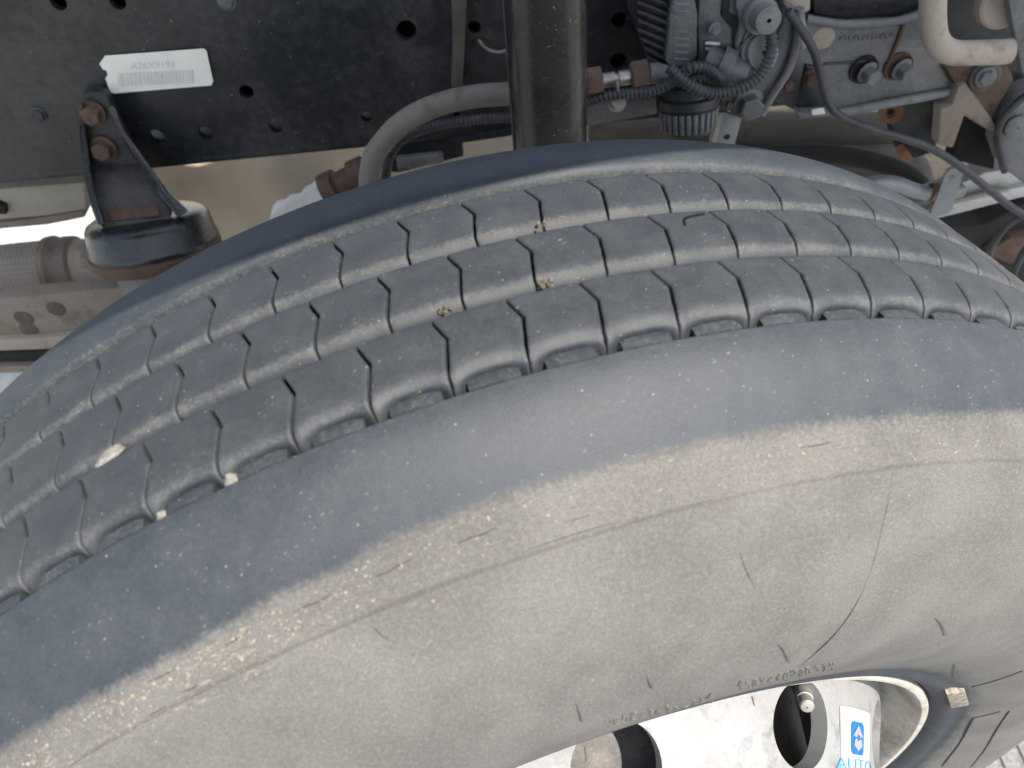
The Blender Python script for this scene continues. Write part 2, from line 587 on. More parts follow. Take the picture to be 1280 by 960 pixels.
NEAR = [(-.0462, .4840), (-.0478, .4880), (-.0488, .4935), (-.0494, .4958), (-.0505, .4965), (-.0540, .4957), (-.0580, .4943),
        (-.0620, .4924), (-.0660, .4901), (-.0700, .4875), (-.0740, .4846), (-.0780, .4814), (-.0815, .4784), (-.0850, .4752),
        (-.0880, .4727), (-.0910, .4706), (-.0945, .4686), (-.0985, .4663), (-.1025, .4640), (-.1037, .4632), (-.1042, .4618),
        (-.1050, .4616), (-.1055, .4625), (-.1066, .4611), (-.1090, .4570), (-.1120, .4520), (-.1155, .4450), (-.1190, .4370),
        (-.1225, .4280), (-.1260, .4180), (-.1290, .4080), (-.1315, .3980), (-.1335, .3880), (-.1348, .3780), (-.1355, .3690),
        (-.1356, .3610), (-.1352, .3530), (-.1342, .3450), (-.1325, .3370), (-.1303, .3288), (-.1278, .3205), (-.1250, .3125),
        (-.1222, .3055), (-.1200, .3000), (-.1190, .2965), (-.1195, .2935), (-.1185, .2900), (-.1165, .2860), (-.1130, .2830), (-.1080, .2800)]
FAR = [(.0768, .4840), (.0778, .4900), (.0790, .4935), (.0806, .4957), (.0828, .4970), (.0880, .4974), (.0960, .4968), (.1040, .4955),
       (.1110, .4935), (.1165, .4910), (.1210, .4870), (.1245, .4820), (.1275, .4760), (.1310, .4680), (.1345, .4600), (.1400, .4500),
       (.1470, .4350), (.1540, .4150), (.1600, .3900), (.1640, .3650), (.1625, .3400), (.1560, .3150), (.1480, .2950), (.1440, .2830), (.1390, .2800)]
prof = FAR[::-1] + [(.0700, .4842), (.0300, .4855), (0.0, .4855), (-.0300, .4850)] + NEAR
i_near = len(FAR) + 4
PR = np.array(prof)
arc = np.concatenate([[0], np.cumsum(np.hypot(*np.diff(PR, axis=0).T))])
S0 = arc[i_near + 4]                                        # arc length at the inner lip of the outer shoulder
NP = np.array(NEAR)
narc = arc[i_near:] - S0


def hit_casing(u, v):
    """where the line of sight meets the outer half of the casing: (angle, y, r, arc, point, normal) in wheel axes"""
    o = (CAMP - WC) @ WA
    d = ray(u, v) @ WA
    best = None
    for i in range(3, len(NP) - 1):
        (y0, r0), (y1, r1) = NP[i], NP[i + 1]
        k = (r1 - r0) / (y1 - y0) if abs(y1 - y0) > 1e-7 else 1e7
        # r = r0 + k (y - y0)
        c0 = r0 + k * (o[1] - y0)
        c1 = k * d[1]
        a = d[0] ** 2 + d[2] ** 2 - c1 * c1
        b = 2 * (o[0] * d[0] + o[2] * d[2] - c0 * c1)
        c = o[0] ** 2 + o[2] ** 2 - c0 * c0
        D = b * b - 4 * a * c
        if D < 0: continue
        for sg in (-1, 1):
            t = (-b + sg * math.sqrt(D)) / (2 * a)
            if t < 0.05: continue
            y = o[1] + t * d[1]
            if min(y0, y1) - 1e-6 <= y <= max(y0, y1) + 1e-6 and c0 + c1 * t > 0:
                if best is None or t < best[0]:
                    f = (y - y0) / (y1 - y0)
                    p = o + d * t
                    th = math.atan2(p[0], p[2])
                    ny, nr = -(r1 - r0), (y1 - y0)
                    l = math.hypot(ny, nr)
                    ny, nr = ny / l, nr / l
                    if nr * 1 + 0 < 0 and r0 > .37: ny, nr = -ny, -nr
                    if ny > 0: ny, nr = -ny, -nr
                    best = (t, th, y, r0 + f * (r1 - r0), narc[i] + f * (narc[i + 1] - narc[i]), Vector(p), Vector((nr * math.sin(th), ny, nr * math.cos(th))))
    return None if best is None else best[1:]


# the line where road rubbing ends and the dust begins, round the tyre
DL = [(0, 938), (60, 902), (120, 868), (190, 834), (250, 802), (330, 754), (400, 722), (450, 694), (500, 668), (560, 645), (640, 615), (720, 592), (800, 570), (900, 548), (1000, 532), (1100, 522), (1200, 517), (1278, 516)]
dl = [hit_casing(*p) for p in DL]
dth = np.array([h[0] for h in dl if h]); dsv = np.array([h[3] for h in dl if h])
NT = 720
th = np.linspace(-PI, PI, NT + 1)
sD = np.interp(th, dth, dsv)


def sstep(a, b, x):
    t = np.clip((x - a) / (b - a), 0, 1)
    return t * t * (3 - 2 * t)


verts = np.empty((len(PR), NT, 3)); dust = np.empty((len(PR), NT)); mud = np.zeros((len(PR), NT))
# extra profile samples so the rubbed line is resolved
for i, (y, r) in enumerate(PR):
    t = th[:NT]
    wob = np.array([noise.noise(Vector((math.sin(a) * 9, math.cos(a) * 9, i * 0.6))) for a in t]) * (0.0002 if i >= i_near + 4 else 0.00015)
    rr = r + wob
    verts[i] = np.stack([rr * np.sin(t), np.full(NT, y), rr * np.cos(t)], 1)
    s = arc[i] - S0
    if i >= i_near:
        if s <= 0:
            dust[i] = 0.04 if i < i_near + 3 else 0.12
        else:
            d_ = 0.92 * sstep(sD[:NT] - .009, sD[:NT] + .007, s)
            if r < .302: d_ = d_ * 0.0 + (0.12 if r > .2845 else 0.2)
            elif r < .318: d_ = d_ * (0.45 + 0.55 * (r - .302) / .016)
            dust[i] = np.maximum(d_, 0.0)
            mud[i] = np.clip(sstep(sD[:NT] + .000, sD[:NT] + .006, s) * (1 - sstep(sD[:NT] + .020, sD[:NT] + .034, s)), 0, 1) * np.clip(0.25 + 0.85 * sstep(.25, -.35, t) , 0, 1)
    else:
        dust[i] = 0.40 if (.0770 < y < .0812 and r > .486) else (0.4 if r < .487 and y < .08 else (0.02 if r > .483 else 0.55))
faces = []
for i in range(len(PR) - 1):
    for k in range(NT):
        q = (k + 1) % NT
        faces.append((i * NT + k, i * NT + q, (i + 1) * NT + q, (i + 1) * NT + k))
casing = bpy.data.meshes.new("casing")
casing.from_pydata(verts.reshape(-1, 3).tolist(), [], faces)
casing.polygons.foreach_set("use_smooth", [True] * len(casing.polygons))
casing.set_sharp_from_angle(angle=math.radians(38))


def paint(me, dust, uvs, mud=None):
    a = me.attributes.new('dust', 'FLOAT', 'POINT')
    a.data.foreach_set('value', np.asarray(dust, dtype=np.float32).ravel())
    a = me.attributes.new('mud', 'FLOAT', 'POINT')
    a.data.foreach_set('value', (np.zeros(len(me.vertices)) if mud is None else np.asarray(mud).ravel()).astype(np.float32))
    uv = me.uv_layers.new(name='uv')
    idx = np.empty(len(me.loops), dtype=np.int32)
    me.loops.foreach_get('vertex_index', idx)
    uv.data.foreach_set('uv', np.asarray(uvs, dtype=np.float32)[idx].ravel())


uvs = np.stack([np.repeat(th[None, :NT] * .46, len(PR), 0), np.repeat(arc[:, None], NT, 1)], 2).reshape(-1, 2)
paint(casing, dust, uvs, mud)
tyre = wlink('tyre', casing, M['rubber'], wheel)
tyre['label'] = 'dark rubber with a dusty grey-beige sidewall'

# --- tread blocks
NPITCH = 98
PITCH = 2 * PI / NPITCH
CROWN_Y = [-.050, -.040, -.025, -.0095, .010, .030, .050, .068, .080]
CROWN_R = [.4970, .4988, .5002, .5010, .5009, .5004, .4996, .4984, .4975]


def crown(y):
    return float(np.interp(y, CROWN_Y, CROWN_R))


ROWS = [(-.0006, -.0160), (-.0004, -.0030), (0.0, -.0007), (.0007, -.0001), (.0020, 0), (.0050, 0), (.0085, 0), (.0115, 0), (.0125, 0), (.0135, 0),
        (.0170, 0), (.0205, 0), (.0235, 0), (.0262, -.0001), (.0284, -.0005), (.0304, -.0012), (.0321, -.0022), (.0336, -.0036),
        (.0348, -.0054), (.0357, -.0078), (.0363, -.0108), (.0367, -.0160)]
ROWS_SC = [(-.0006, -.0160, -.0160, 0), (-.0004, -.0030, -.0030, 0), (0.0, -.0007, -.0007, 0), (.0007, -.0001, -.0001, 0), (.0020, 0, 0, 0), (.0050, 0, 0, 0), (.0085, 0, 0, 0), (.0115, 0, 0, 0),
           (.0125, 0, 0, 0), (.0135, 0, 0, 0), (.0170, 0, 0, 0), (.0205, 0, 0, 0), (.0240, 0, 0, .0002), (.0268, -.0002, -.0003, .0008), (.0290, -.0007, -.0009, .0015),
           (.0310, -.0015, -.0017, .0022), (.0325, -.0024, -.0025, .0027), (.0334, -.0032, -.0031, .0030), (.0338, -.0037, -.0042, .0033), (.0344, -.0045, -.0060, .0038), (.0358, -.0078, -.0095, .0050), (.0369, -.0160, -.0160, .0060)]
DUST_LIGHT_ROW_SC = [.3, .3, .25, .12, .04, .02, .02, .02, .02, .02, .02, .05, .12, .24, .37, .44, .38, .24, .06, .12, .12, .15]  # dust on the scalloped rib, with edge highlight and wall shade painted in
DUST_LIGHT_ROW = [.1, .1, .2, .14, .05, .02, .02, .02, .02, .02, .02, .02, .07, .16, .32, .45, .45, .30, .14, .05, .0, .0]  # edge dust that also paints the sheen on top and groove shade below


def sipe(d):
    return math.radians(float(np.interp(d, [0, .0116, .0126, .0136, .0225, .0300, .0371], [0, .44, .48, .45, .20, .02, .0])))


def arch(t):
    return float(np.interp(t, [0, .07, .15, .24, .35, .6, .78, .88, .95, 1], [0, .05, .42, .80, .97, 1.0, .88, .55, .15, 0]))


def block_mesh(yf, scallop, seed, edge_in=0.0):
    rnd = random.Random(seed)
    ins = [.0, .0004, .0010, .0022]
    mid = [.12, .2, .28, .36, .44, .52, .60, .68, .76, .84, .91] if scallop else [.14, .28, .42, .58, .72, .86]
    W = PITCH * .5
    cols = [('l', e) for e in ins] + [('m', f) for f in mid] + [('r', e) for e in reversed(ins)]
    drop = {0: .0010, 1: .0003, 2: .00005, 3: 0}
    V, D_, U = [], [], []
    rows = ROWS_SC if scallop else [r_ + (0, 0) for r_ in ROWS]
    nr, nc = len(rows), len(cols)
    o1, o2 = rnd.uniform(0, 50), rnd.uniform(0, 50)
    for i, (d, drc, dra, ysh) in enumerate(rows):
        gap = float(np.interp(d, [0, .005, .024, .031, .037], [.0010, .0013, .0012, .0007, .0005])) / .5
        jl = (noise.noise(Vector((o1, d * 420, 0))) * .00035) / .5
        jr = (noise.noise(Vector((o2, d * 420, 9))) * .00035) / .5
        a = sipe(d) + gap / 2 + jl
        b_ = PITCH + sipe(d) - gap / 2 + jr
        for j, (k, e) in enumerate(cols):
            if k == 'l': t = a + e / .5; dp = drop[j]
            elif k == 'r': t = b_ - e / .5; dp = drop[nc - 1 - j]
            else: t = a + (b_ - a) * e; dp = 0
            f = (t - sipe(d)) / PITCH
            av = arch(f) if scallop else 0.0
            y = yf - d + av * ysh
            dr = drc + (dra - drc) * av
            r = crown(y) + dr - dp * (1 if i not in (0, nr - 1) else 0)
            if 0 < i < nr - 1:
                r += noise.noise(Vector((t * 90 + seed, y * 190, seed * 3.1))) * .00022
                y += noise.noise(Vector((t * 60 + seed, d * 100, 5))) * .0002
            V.append((r * math.sin(t), y, r * math.cos(t)))
            dd = (DUST_LIGHT_ROW_SC if scallop else DUST_LIGHT_ROW)[i] + (0.06 if j in (1, 2, nc - 2, nc - 3) and 3 < i < 18 else 0)
            if j in (0, nc - 1): dd = 0.0
            D_.append(dd)
            U.append((t * .5, d + max(0, -dr)))
    F = [(i * nc + j, i * nc + j + 1, (i + 1) * nc + j + 1, (i + 1) * nc + j) for i in range(nr - 1) for j in range(nc - 1)]
    # side walls of the sipe
    for side in (0, nc - 1):
        base = len(V)
        for i in range(nr):
            x, y, z = V[i * nc + side]
            t = math.atan2(x, z)
            V.append((.4855 * math.sin(t), y, .4855 * math.cos(t)))
            D_.append(0.0)
            U.append((t * .5 + .01, y))
        for i in range(nr - 1):
            q = (i * nc + side, (i + 1) * nc + side, base + i + 1, base + i)
            F.append(q if side == 0 else q[::-1])
    me = bpy.data.meshes.new("tread_block")
    me.from_pydata(V, [], [f[::-1] for f in F])
    me.polygons.foreach_set("use_smooth", [True] * len(me.polygons))
    me.set_sharp_from_angle(angle=math.radians(42))
    paint(me, D_, U, np.full(len(V), -.75))
    me.materials.append(M['rubber'])
    return me


RIBS = [(.0682, .0041, False), (.0296, .0361, False), (-.0097, .0691, True)]
for ri, (yf, ph, sc) in enumerate(RIBS):
    variants = [block_mesh(yf, sc, 11 * ri + q + 1) for q in range(5)]
    for k in range(NPITCH):
        o = wlink('tread_block', variants[(k * 7 + (k // 3) * 2 + ri) % 5], None, tyre, ph + (k - 40) * PITCH)

# raised wear pads down in the two outer grooves
def pad_mesh(y0, y1, r_top, seed, flip=False):
    rnd = random.Random(seed)
    V, F, D_, U = [], [], [], []
    a0, a1 = .19 * PITCH, .86 * PITCH
    nC = 8
    for j in range(nC + 1):
        f = j / nC
        t = a0 + (a1 - a0) * f
        hgt = r_top - .0012 * (1 - min(1, f * 5)) - .0010 * (1 - min(1, (1 - f) * 5)) + rnd.uniform(-.0002, .0002)
        yi = y0 - (.0016 * (1 - arch(.2 + .66 * f)))
        step = .0012 if f > .5 else 0.0
        for (y, r) in ((yi + .0006, .4840), (yi, hgt - .0006), (yi - .0006, hgt), ((yi + y1) / 2, hgt + .0001), (y1 + .0010 - step * .4, hgt - .0003), (y1 + .0004 - step * .4, hgt - .0013), (y1, .4840)):
            V.append((r * math.sin(t), y, r * math.cos(t)))
            D_.append(.34)
            U.append((t * .5, y + r))
    for j in range(nC):
        for i in range(6):
            F.append((j * 7 + i, (j + 1) * 7 + i, (j + 1) * 7 + i + 1, j * 7 + i + 1))
    F.append(tuple(range(7))[::-1]); F.append(tuple(nC * 7 + i for i in range(7)))
    me = bpy.data.meshes.new("groove_pad")
    me.from_pydata(V, [], [f[::-1] for f in F])
    me.polygons.foreach_set("use_smooth", [True] * len(me.polygons))
    me.set_sharp_from_angle(angle=math.radians(30))
    paint(me, D_, U)
    me.materials.append(M['rubber'])
    return me


pv = [pad_mesh(-.0411, -.0474, .4945, q) for q in range(3)]
pf = [pad_mesh(.0765, .0700, .4930, q + 9) for q in range(3)]
for k in range(NPITCH):
    wlink('groove_pad', pv[k % 3], None, tyre, RIBS[2][1] + (k - 40) * PITCH)
    wlink('groove_pad', pf[k % 3], None, tyre, RIBS[0][1] + (k - 40.3) * PITCH)


def surf_line(px, lift, rad, name, mat, parent=tyre, taper=True, sub=6, n=6):
    P = []
    for (u, v) in px:
        h = hit_casing(u, v)
        if h is None: return None
        P.append(h[4] + h[5] * lift)
    path = smooth_path(P, sub)
    f = (lambda s: rad * (0.25 + 0.75 * math.sin(PI * min(max(s, .02), .98)) ** .6)) if taper else rad
    return wlink(name, tube(path, f, n), mat, parent)


CR = [[(570, 680), (588, 672), (603, 668), (620, 660)], [(465, 722), (483, 716), (498, 707), (515, 700)], [(367, 765), (385, 757), (398, 752), (415, 742)],
      [(280, 807), (296, 799), (312, 787)], [(185, 852), (203, 845), (220, 835)], [(227, 865), (240, 861), (250, 855)], [(185, 895), (198, 888), (210, 882)],
      [(465, 782), (478, 795), (495, 805)],
      [(700, 655), (720, 649), (745, 643)], [(1000, 560), (1025, 556), (1040, 552)], [(925, 690), (932, 712), (944, 736)],
      [(640, 694), (690, 677), (740, 661), (800, 646)]]
for c in CR:
    surf_line(c, .0, .00017, 'crack', M['crack'])
surf_line([(1116, 590), (1110, 628), (1102, 662), (1092, 702), (1079, 738)], .0, .0002, 'crack', M['hair'], taper=False)
surf_line([(1079, 738), (1062, 768), (1040, 796), (1018, 817), (998, 834)], .0, .00034, 'crack', M['crack'])
for c in [[(972, 805), (979, 812), (986, 826)], [(1168, 772), (1175, 778), (1182, 793)], [(1192, 830), (1196, 835), (1200, 846)], [(720, 880), (724, 890), (727, 900)], [(808, 845), (811, 852), (815, 858)]]:
    h = [hit_casing(*q) for q in c]
    if all(h):
        path = smooth_path([h[0][4], h[1][4] + h[1][5] * .0007, h[2][4] + h[2][5] * .0010], 5)
        wlink('vent_hair', tube(path, .00026, 6), M['hair'], tyre)
# vent hairs that stand out over the rim opening
for (a, b_) in [((728, 921), (733, 951)), ((936, 866), (943, 882))]:
    h = hit_casing(a[0], a[1] - 9)
    if h:
        o_ = (CAMP - WC) @ WA
        d_ = ray(*b_) @ WA
        tt = (h[4] - Vector(o_)).length * 0.985
        q = Vector(o_) + Vector(d_).normalized() * tt
        wlink('vent_hair', tube([h[4].lerp(q, .55), h[4].lerp(q, .8), q], .00038, 6), M['hair'], tyre)

# small moulded characters along the bead, too worn to read
rnd = random.Random(5)
LV, LF = [], []


def add_mesh(me):
    b0 = len(LV)
    LV.extend([tuple(v.co) for v in me.vertices]); LF.extend([tuple(b0 + i for i in p.vertices) for p in me.polygons])
    bpy.data.meshes.remove(me)


for (ua, va, ub, vb, n, hgt) in [(760, 902, 888, 873, 13, 11), (925, 856, 1040, 832, 13, 12)]:
    for k in range(n):
        f = k / (n - 1)
        u, v = ua + (ub - ua) * f, va + (vb - va) * f
        for q in range(3):
            pts = [(u + rnd.uniform(-3.5, 3.5), v + rnd.uniform(-hgt / 2, hgt / 2)) for _ in range(3)]
            H = [hit_casing(*p_) for p_ in pts]
            if all(H):
                add_mesh(tube(smooth_path([h[4] for h in H], 3), .00055, 6))
wlink('embossed_lettering', mesh(LV, LF), M['emboss'], tyre)
# raised rib outlines low on the sidewall at the right
for px in [[(1262, 888), (1250, 905), (1232, 935), (1214, 958)], [(1217, 897), (1200, 928), (1178, 957)], [(1217, 897), (1235, 893), (1250, 889)], [(1150, 860), (1175, 868), (1186, 884), (1184, 905), (1172, 935), (1160, 957)], [(1215, 858), (1245, 850), (1278, 838)]]:
    surf_line(px, .0, .0007, 'moulded_ridge', M['rubber'], taper=False)
# proud block by the bead, its tan colour painting mud and the sun on it
h = hit_casing(1196, 868)
if h:
    hh = [hit_casing(u, v) for u, v in ((1181, 862), (1205, 860), (1210, 876), (1187, 880))]
    if all(hh):
        me = solid([x[4] - x[5] * .003 for x in hh], [x[4] + x[5] * .0032 for x in hh], .0008)
        wlink('raised_block', me, M['sunlit_mud'], tyre)

# dried mud crumbs stuck along the buff line
CV, CF = [], []
rnd = random.Random(21)
for k in range(520):
    f = rnd.random()
    u = rnd.gauss(250, 130) if rnd.random() < .62 else rnd.uniform(0, 1270)
    if not 2 < u < 1276: continue
    base = np.interp(u, [p[0] for p in DL], [p[1] for p in DL])
    v = base + abs(rnd.gauss(0, 1)) * 28 + 12
    if v > 957: continue
    h = hit_casing(u, v)
    if not h: continue
    s = rnd.uniform(.0002, .00065) * (1.5 if rnd.random() < .12 else 1)
    b0 = len(CV)
    q = h[4]
    for d_ in ((1, 0, 0), (-1, 0, 0), (0, 1, 0), (0, -1, 0), (0, 0, 1), (0, 0, -1)):
        CV.append(q + Vector(d_) * s * rnd.uniform(.5, 1.4) + Vector((rnd.uniform(-s, s), 0, rnd.uniform(-s, s))) * .5)
    for f_ in ((0, 2, 4), (2, 1, 4), (1, 3, 4), (3, 0, 4), (2, 0, 5), (1, 2, 5), (3, 1, 5), (0, 3, 5)):
        CF.append(tuple(b0 + i for i in f_))
o = wlink('dried_mud', mesh(CV, CF, False), M['mudcrumb'], tyre)
o['kind'] = 'stuff'

# --- steel wheel: rim, pierced bowl, drum
def wlathe(pr, n=160, angle=35):
    V, F = [], []
    for (y, r) in pr:
        for k in range(n):
            t = 2 * PI * k / n
            V.append((r * math.sin(t), y, r * math.cos(t)))
    for i in range(len(pr) - 1):
        for k in range(n):
            q = (k + 1) % n
            F.append((i * n + k, (i + 1) * n + k, (i + 1) * n + q, i * n + q))
    return mesh(V, F, True, angle)


rim = wlink('rim', wlathe([(-.1030, .2790), (-.1100, .2803), (-.1126, .2792), (-.1133, .2768), (-.1124, .2738), (-.1100, .2722), (-.1050, .2710),
                           (-.0960, .2690), (-.0860, .2655), (-.0760, .2600), (-.0600, .2560), (.0500, .2440), (.0900, .2480), (.1300, .2700), (.1440, .2800)]), M['rimdirt'], wheel)
bowl_out = [(-.0780, .2600), (-.0860, .2565), (-.0930, .2522), (-.1020, .2472), (-.1200, .2345), (-.1400, .2215), (-.1550, .2110), (-.1660, .2010), (-.1720, .1900), (-.1745, .1750), (-.1750, .1500), (-.1750, .1150)]
bowl_in = [(-.1640, .1150), (-.1640, .1740), (-.1610, .1850), (-.1560, .1935), (-.1470, .2015), (-.1330, .2115), (-.1130, .2245), (-.0950, .2370), (-.0860, .2440), (-.0780, .2500)]
bowl_me = wlathe(bowl_out + bowl_in + [bowl_out[0]], 220)
NH = 11
holes = []
for k in range(NH):
    a = math.radians(39.0 + k * 360 / NH)
    cy, cr = -.1205, .2342
    n_ = Vector((math.sin(a) * .84, -.55, math.cos(a) * .84)).normalized()
    cpos = Vector((cr * math.sin(a), cy, cr * math.cos(a)))
    m_ = lathe_on(cpos - n_ * .05, n_, [(0, .0268), (.10, .0268)], 40, 35, True)
    holes.append(m_)
V, F = [], []
for m_ in holes:
    b0 = len(V)
    V += [tuple(v.co) for v in m_.vertices]; F += [tuple(b0 + i for i in p.vertices) for p in m_.polygons]
cut = bpy.data.objects.new('cutter', mesh(V, F, True, 35)); COL.objects.link(cut)
tmp = bpy.data.objects.new('tmpbowl', bowl_me); COL.objects.link(tmp)
md = tmp.modifiers.new('b', 'BOOLEAN'); md.operation = 'DIFFERENCE'; md.object = cut; md.solver = 'EXACT'
bpy.context.view_layer.update()
me2 = bpy.data.meshes.new_from_object(tmp.evaluated_get(bpy.context.evaluated_depsgraph_get()))
bpy.data.objects.remove(tmp); bpy.data.objects.remove(cut)
me2.polygons.foreach_set("use_smooth", [True] * len(me2.polygons))
me2.set_sharp_from_angle(angle=math.radians(30))
me2.materials.clear()
disc = wlink('wheel_disc', me2, M['disc'], wheel)
disc['label'] = 'white painted steel disc with round hand holes'
wlink('hub', wlathe([(-.1760, .1180), (-.2100, .1120), (-.2180, .1000), (-.2200, .0020)], 80), M['alu'], wheel)
for k in range(10):
    a = math.radians(12 + 36 * k)
    vs_ = []
    q = Vector((.142 * math.sin(a), -.1750, .142 * math.cos(a)))
    bm_ = bolt(None, q, (0, -1, 0), .017, M['alu'], True, 0, 'lug_nut')
    bm_.parent = wheel
wlink('hub_barrel', wlathe([(-.1600, .1000), (-.1520, .1650), (-.1400, .1780), (-.1000, .1860), (-.0640, .1960)], 96), M['barrel'], wheel)
wlink('brake_drum', wlathe([(-.060, .0600), (-.062, .1900), (-.056, .1980), (-.03, .2000), (.08, .2000), (.085, .2120), (.10, .2120), (.10, .10)], 96), M['drum'], wheel)


def cone_at(u, v, lift=0.0):
    o_ = (CAMP - WC) @ WA
    d_ = ray(u, v) @ WA
    y0, r0, y1, r1 = -.1020, .2472, -.1550, .2110
    k = (r1 - r0) / (y1 - y0)
    c0 = r0 + k * (o_[1] - y0); c1 = k * d_[1]
    a = d_[0] ** 2 + d_[2] ** 2 - c1 * c1
    b_ = 2 * (o_[0] * d_[0] + o_[2] * d_[2] - c0 * c1)
    c = o_[0] ** 2 + o_[2] ** 2 - c0 * c0
    D = b_ * b_ - 4 * a * c
    t = (-b_ - math.sqrt(max(D, 0))) / (2 * a)
    p = o_ + d_ * t
    return math.atan2(p[0], p[2]), p[1]


def on_cone(th_, y, lift):
    r = .2472 + (.2110 - .2472) / (-.1550 + .1020) * (y + .1020)
    k = .683
    n_ = Vector((math.sin(th_), -k, math.cos(th_))).normalized()
    return Vector((r * math.sin(th_), y, r * math.cos(th_))) + n_ * lift


# sticker on the bowl
s0, sy0 = cone_at(1071, 903); s1, sy1 = cone_at(1071, 955)
thc = cone_at(1071, 930)[0]
print('sticker', math.degrees(thc), sy0, sy1)
stick = empty('wheel_sticker', 'white sticker with blue logo and blue lettering on the wheel disc', 'sticker')
stick.matrix_world = WM; stick.matrix_basis = WM
V, F = [], []
na, nb = 14, 8
for i in range(na + 1):
    for j in range(nb + 1):
        V.append(on_cone(thc + (-.115 + .23 * i / na), sy0 + .007 + (-.062) * j / nb, .0004))
for i in range(na):
    for j in range(nb):
        F.append((i * (nb + 1) + j, i * (nb + 1) + j + 1, (i + 1) * (nb + 1) + j + 1, (i + 1) * (nb + 1) + j))
film = mesh(V, F, True, None)
wlink('film', film, M['sticker'], stick)


def conform(loops_me, name, mat, lift):
    """flat mesh (a along the circumference, b towards the rim; metres from the sticker's centre) wrapped on the bowl"""
    for v in loops_me.vertices:
        a, b_ = v.co.x, v.co.y
        v.co = on_cone(thc + a / .23, (sy0 + sy1) / 2 + b_ * .826, lift)
    loops_me.update()
    return wlink(name, loops_me, mat, stick)


def flat(outline, holes=()):
    return plate_with_holes(outline, list(holes), lambda a, b_, c: Vector((a, b_, 0)), 0.0001, 'flat')


def rrect(cx, cy, w, h, r, n=6):
    out = []
    for (sx, sy, a0) in ((1, 1, 0), (-1, 1, 90), (-1, -1, 180), (1, -1, 270)):
        for k in range(n + 1):
            a = math.radians(a0 + 90 * k / n)
            out.append((cx + sx * (w / 2 - r) + r * math.cos(a), cy + sy * (h / 2 - r) + r * math.sin(a)))
    return out


LH = abs(sy1 - sy0) / .826
hh_ = LH * .80
cyl_ = LH * .12
up_d = [(0, cyl_ + hh_ * .40), (.0084, cyl_ + hh_ * .08), (.0038, cyl_ + hh_ * .02), (0, cyl_ + hh_ * .12), (-.0038, cyl_ + hh_ * .02), (-.0084, cyl_ + hh_ * .08)]
dn_d = [(0, cyl_ - hh_ * .38), (.0076, cyl_ - hh_ * .22), (.0060, cyl_ - hh_ * .04), (.0024, cyl_ - hh_ * .01), (0, cyl_ - hh_ * .10), (-.0024, cyl_ - hh_ * .01), (-.0060, cyl_ - hh_ * .04), (-.0076, cyl_ - hh_ * .22)]
conform(flat(rrect(0, cyl_, .0235, hh_, .0042)), 'logo', M['blue'], .0008)
conform(flat(up_d), 'logo_mark', M['sticker'], .0012)
conform(flat(dn_d), 'logo_mark', M['sticker'], .0012)


def text_mesh(body, size):
    cu = bpy.data.curves.new('txt', 'FONT')
    cu.body = body
    cu.size = size
    cu.align_x = 'CENTER'
    tmp = bpy.data.objects.new('tmp', cu)
    COL.objects.link(tmp)
    me = bpy.data.meshes.new_from_object(tmp.evaluated_get(bpy.context.evaluated_depsgraph_get()))
    bpy.data.objects.remove(tmp)
    me.materials.clear()
    return me


print('LH', LH)
tm = text_mesh('AUTO', .0245)
for v in tm.vertices:
    v.co.y = v.co.y / .0171 * LH * .27 - LH * .64
conform(tm, 'lettering', M['blue'], .0008)

# valve stem poking through the right-hand hole
def wray(u, v, dist):
    o_ = Vector((CAMP - WC) @ WA); d_ = Vector(ray(u, v) @ WA).normalized()
    return o_ + d_ * dist


hd = (Vector(on_cone(*cone_at(1005, 870), 0)) - Vector((CAMP - WC) @ WA)).length
p0, p1 = wray(1000, 848, hd + .030), wray(1009, 884, hd + .006)
ax = (p1 - p0)
L = ax.length
wlink('valve_stem', lathe_on(p0, ax, [(-.02, .0042), (L * .45, .0042), (L * .46, .0052), (L * .72, .0052), (L * .73, .0046), (L * .97, .0046), (L, .0038), (L + .0004, .0005)], 20, 30), M['zinc'], wheel)

def tread_point(u, v, r):
    o_ = (CAMP - WC) @ WA
    d_ = ray(u, v) @ WA
    a = d_[0] ** 2 + d_[2] ** 2; b_ = 2 * (o_[0] * d_[0] + o_[2] * d_[2]); c = o_[0] ** 2 + o_[2] ** 2 - r * r
    t = (-b_ - math.sqrt(b_ * b_ - 4 * a * c)) / (2 * a)
    return Vector(WA @ (o_ + d_ * t) + WC)


# ---- a cut in the middle rib
pc_ = [Vector((np.array(tread_point(u, v, .5003)) - WC) @ WA) for u, v in [(856, 283), (855, 276), (861, 272), (880, 268)]]
wlink('cut', tube(smooth_path(pc_, 4), .0009, 8), M['crack'], tyre)

# ---- grit, stones and chaff caught in the tread
def blob(name, c, size, seed, mat, label, cat, stretch=(1, 1, 1), group=None, axis=None):
    rn = random.Random(seed)
    bm = bmesh.new()
    bmesh.ops.create_icosphere(bm, subdivisions=3, radius=1)
    a, x, y = frame_of(axis or (0, 0, 1))
    for v in bm.verts:
        k = 1 + .10 * noise.noise(v.co * 9 + Vector((seed, 1, 2))) + .38 * noise.noise(v.co * 1.3 + Vector((seed * 3.7, 0, 0))) + .16 * noise.noise(v.co * 3.7 + Vector((0, seed * 2.1, 0)))
        q = v.co * k
        v.co = a * q.x * stretch[0] * size + x * q.y * stretch[1] * size + y * q.z * stretch[2] * size
    me = bpy.data.meshes.new(name)
    bm.to_mesh(me); bm.free()
    me.polygons.foreach_set("use_smooth", [True] * len(me.polygons))
    o = bpy.data.objects.new(name, me)
    COL.objects.link(o)
    me.materials.append(mat)
    o.location = c
    return tag(o, label, cat, group)


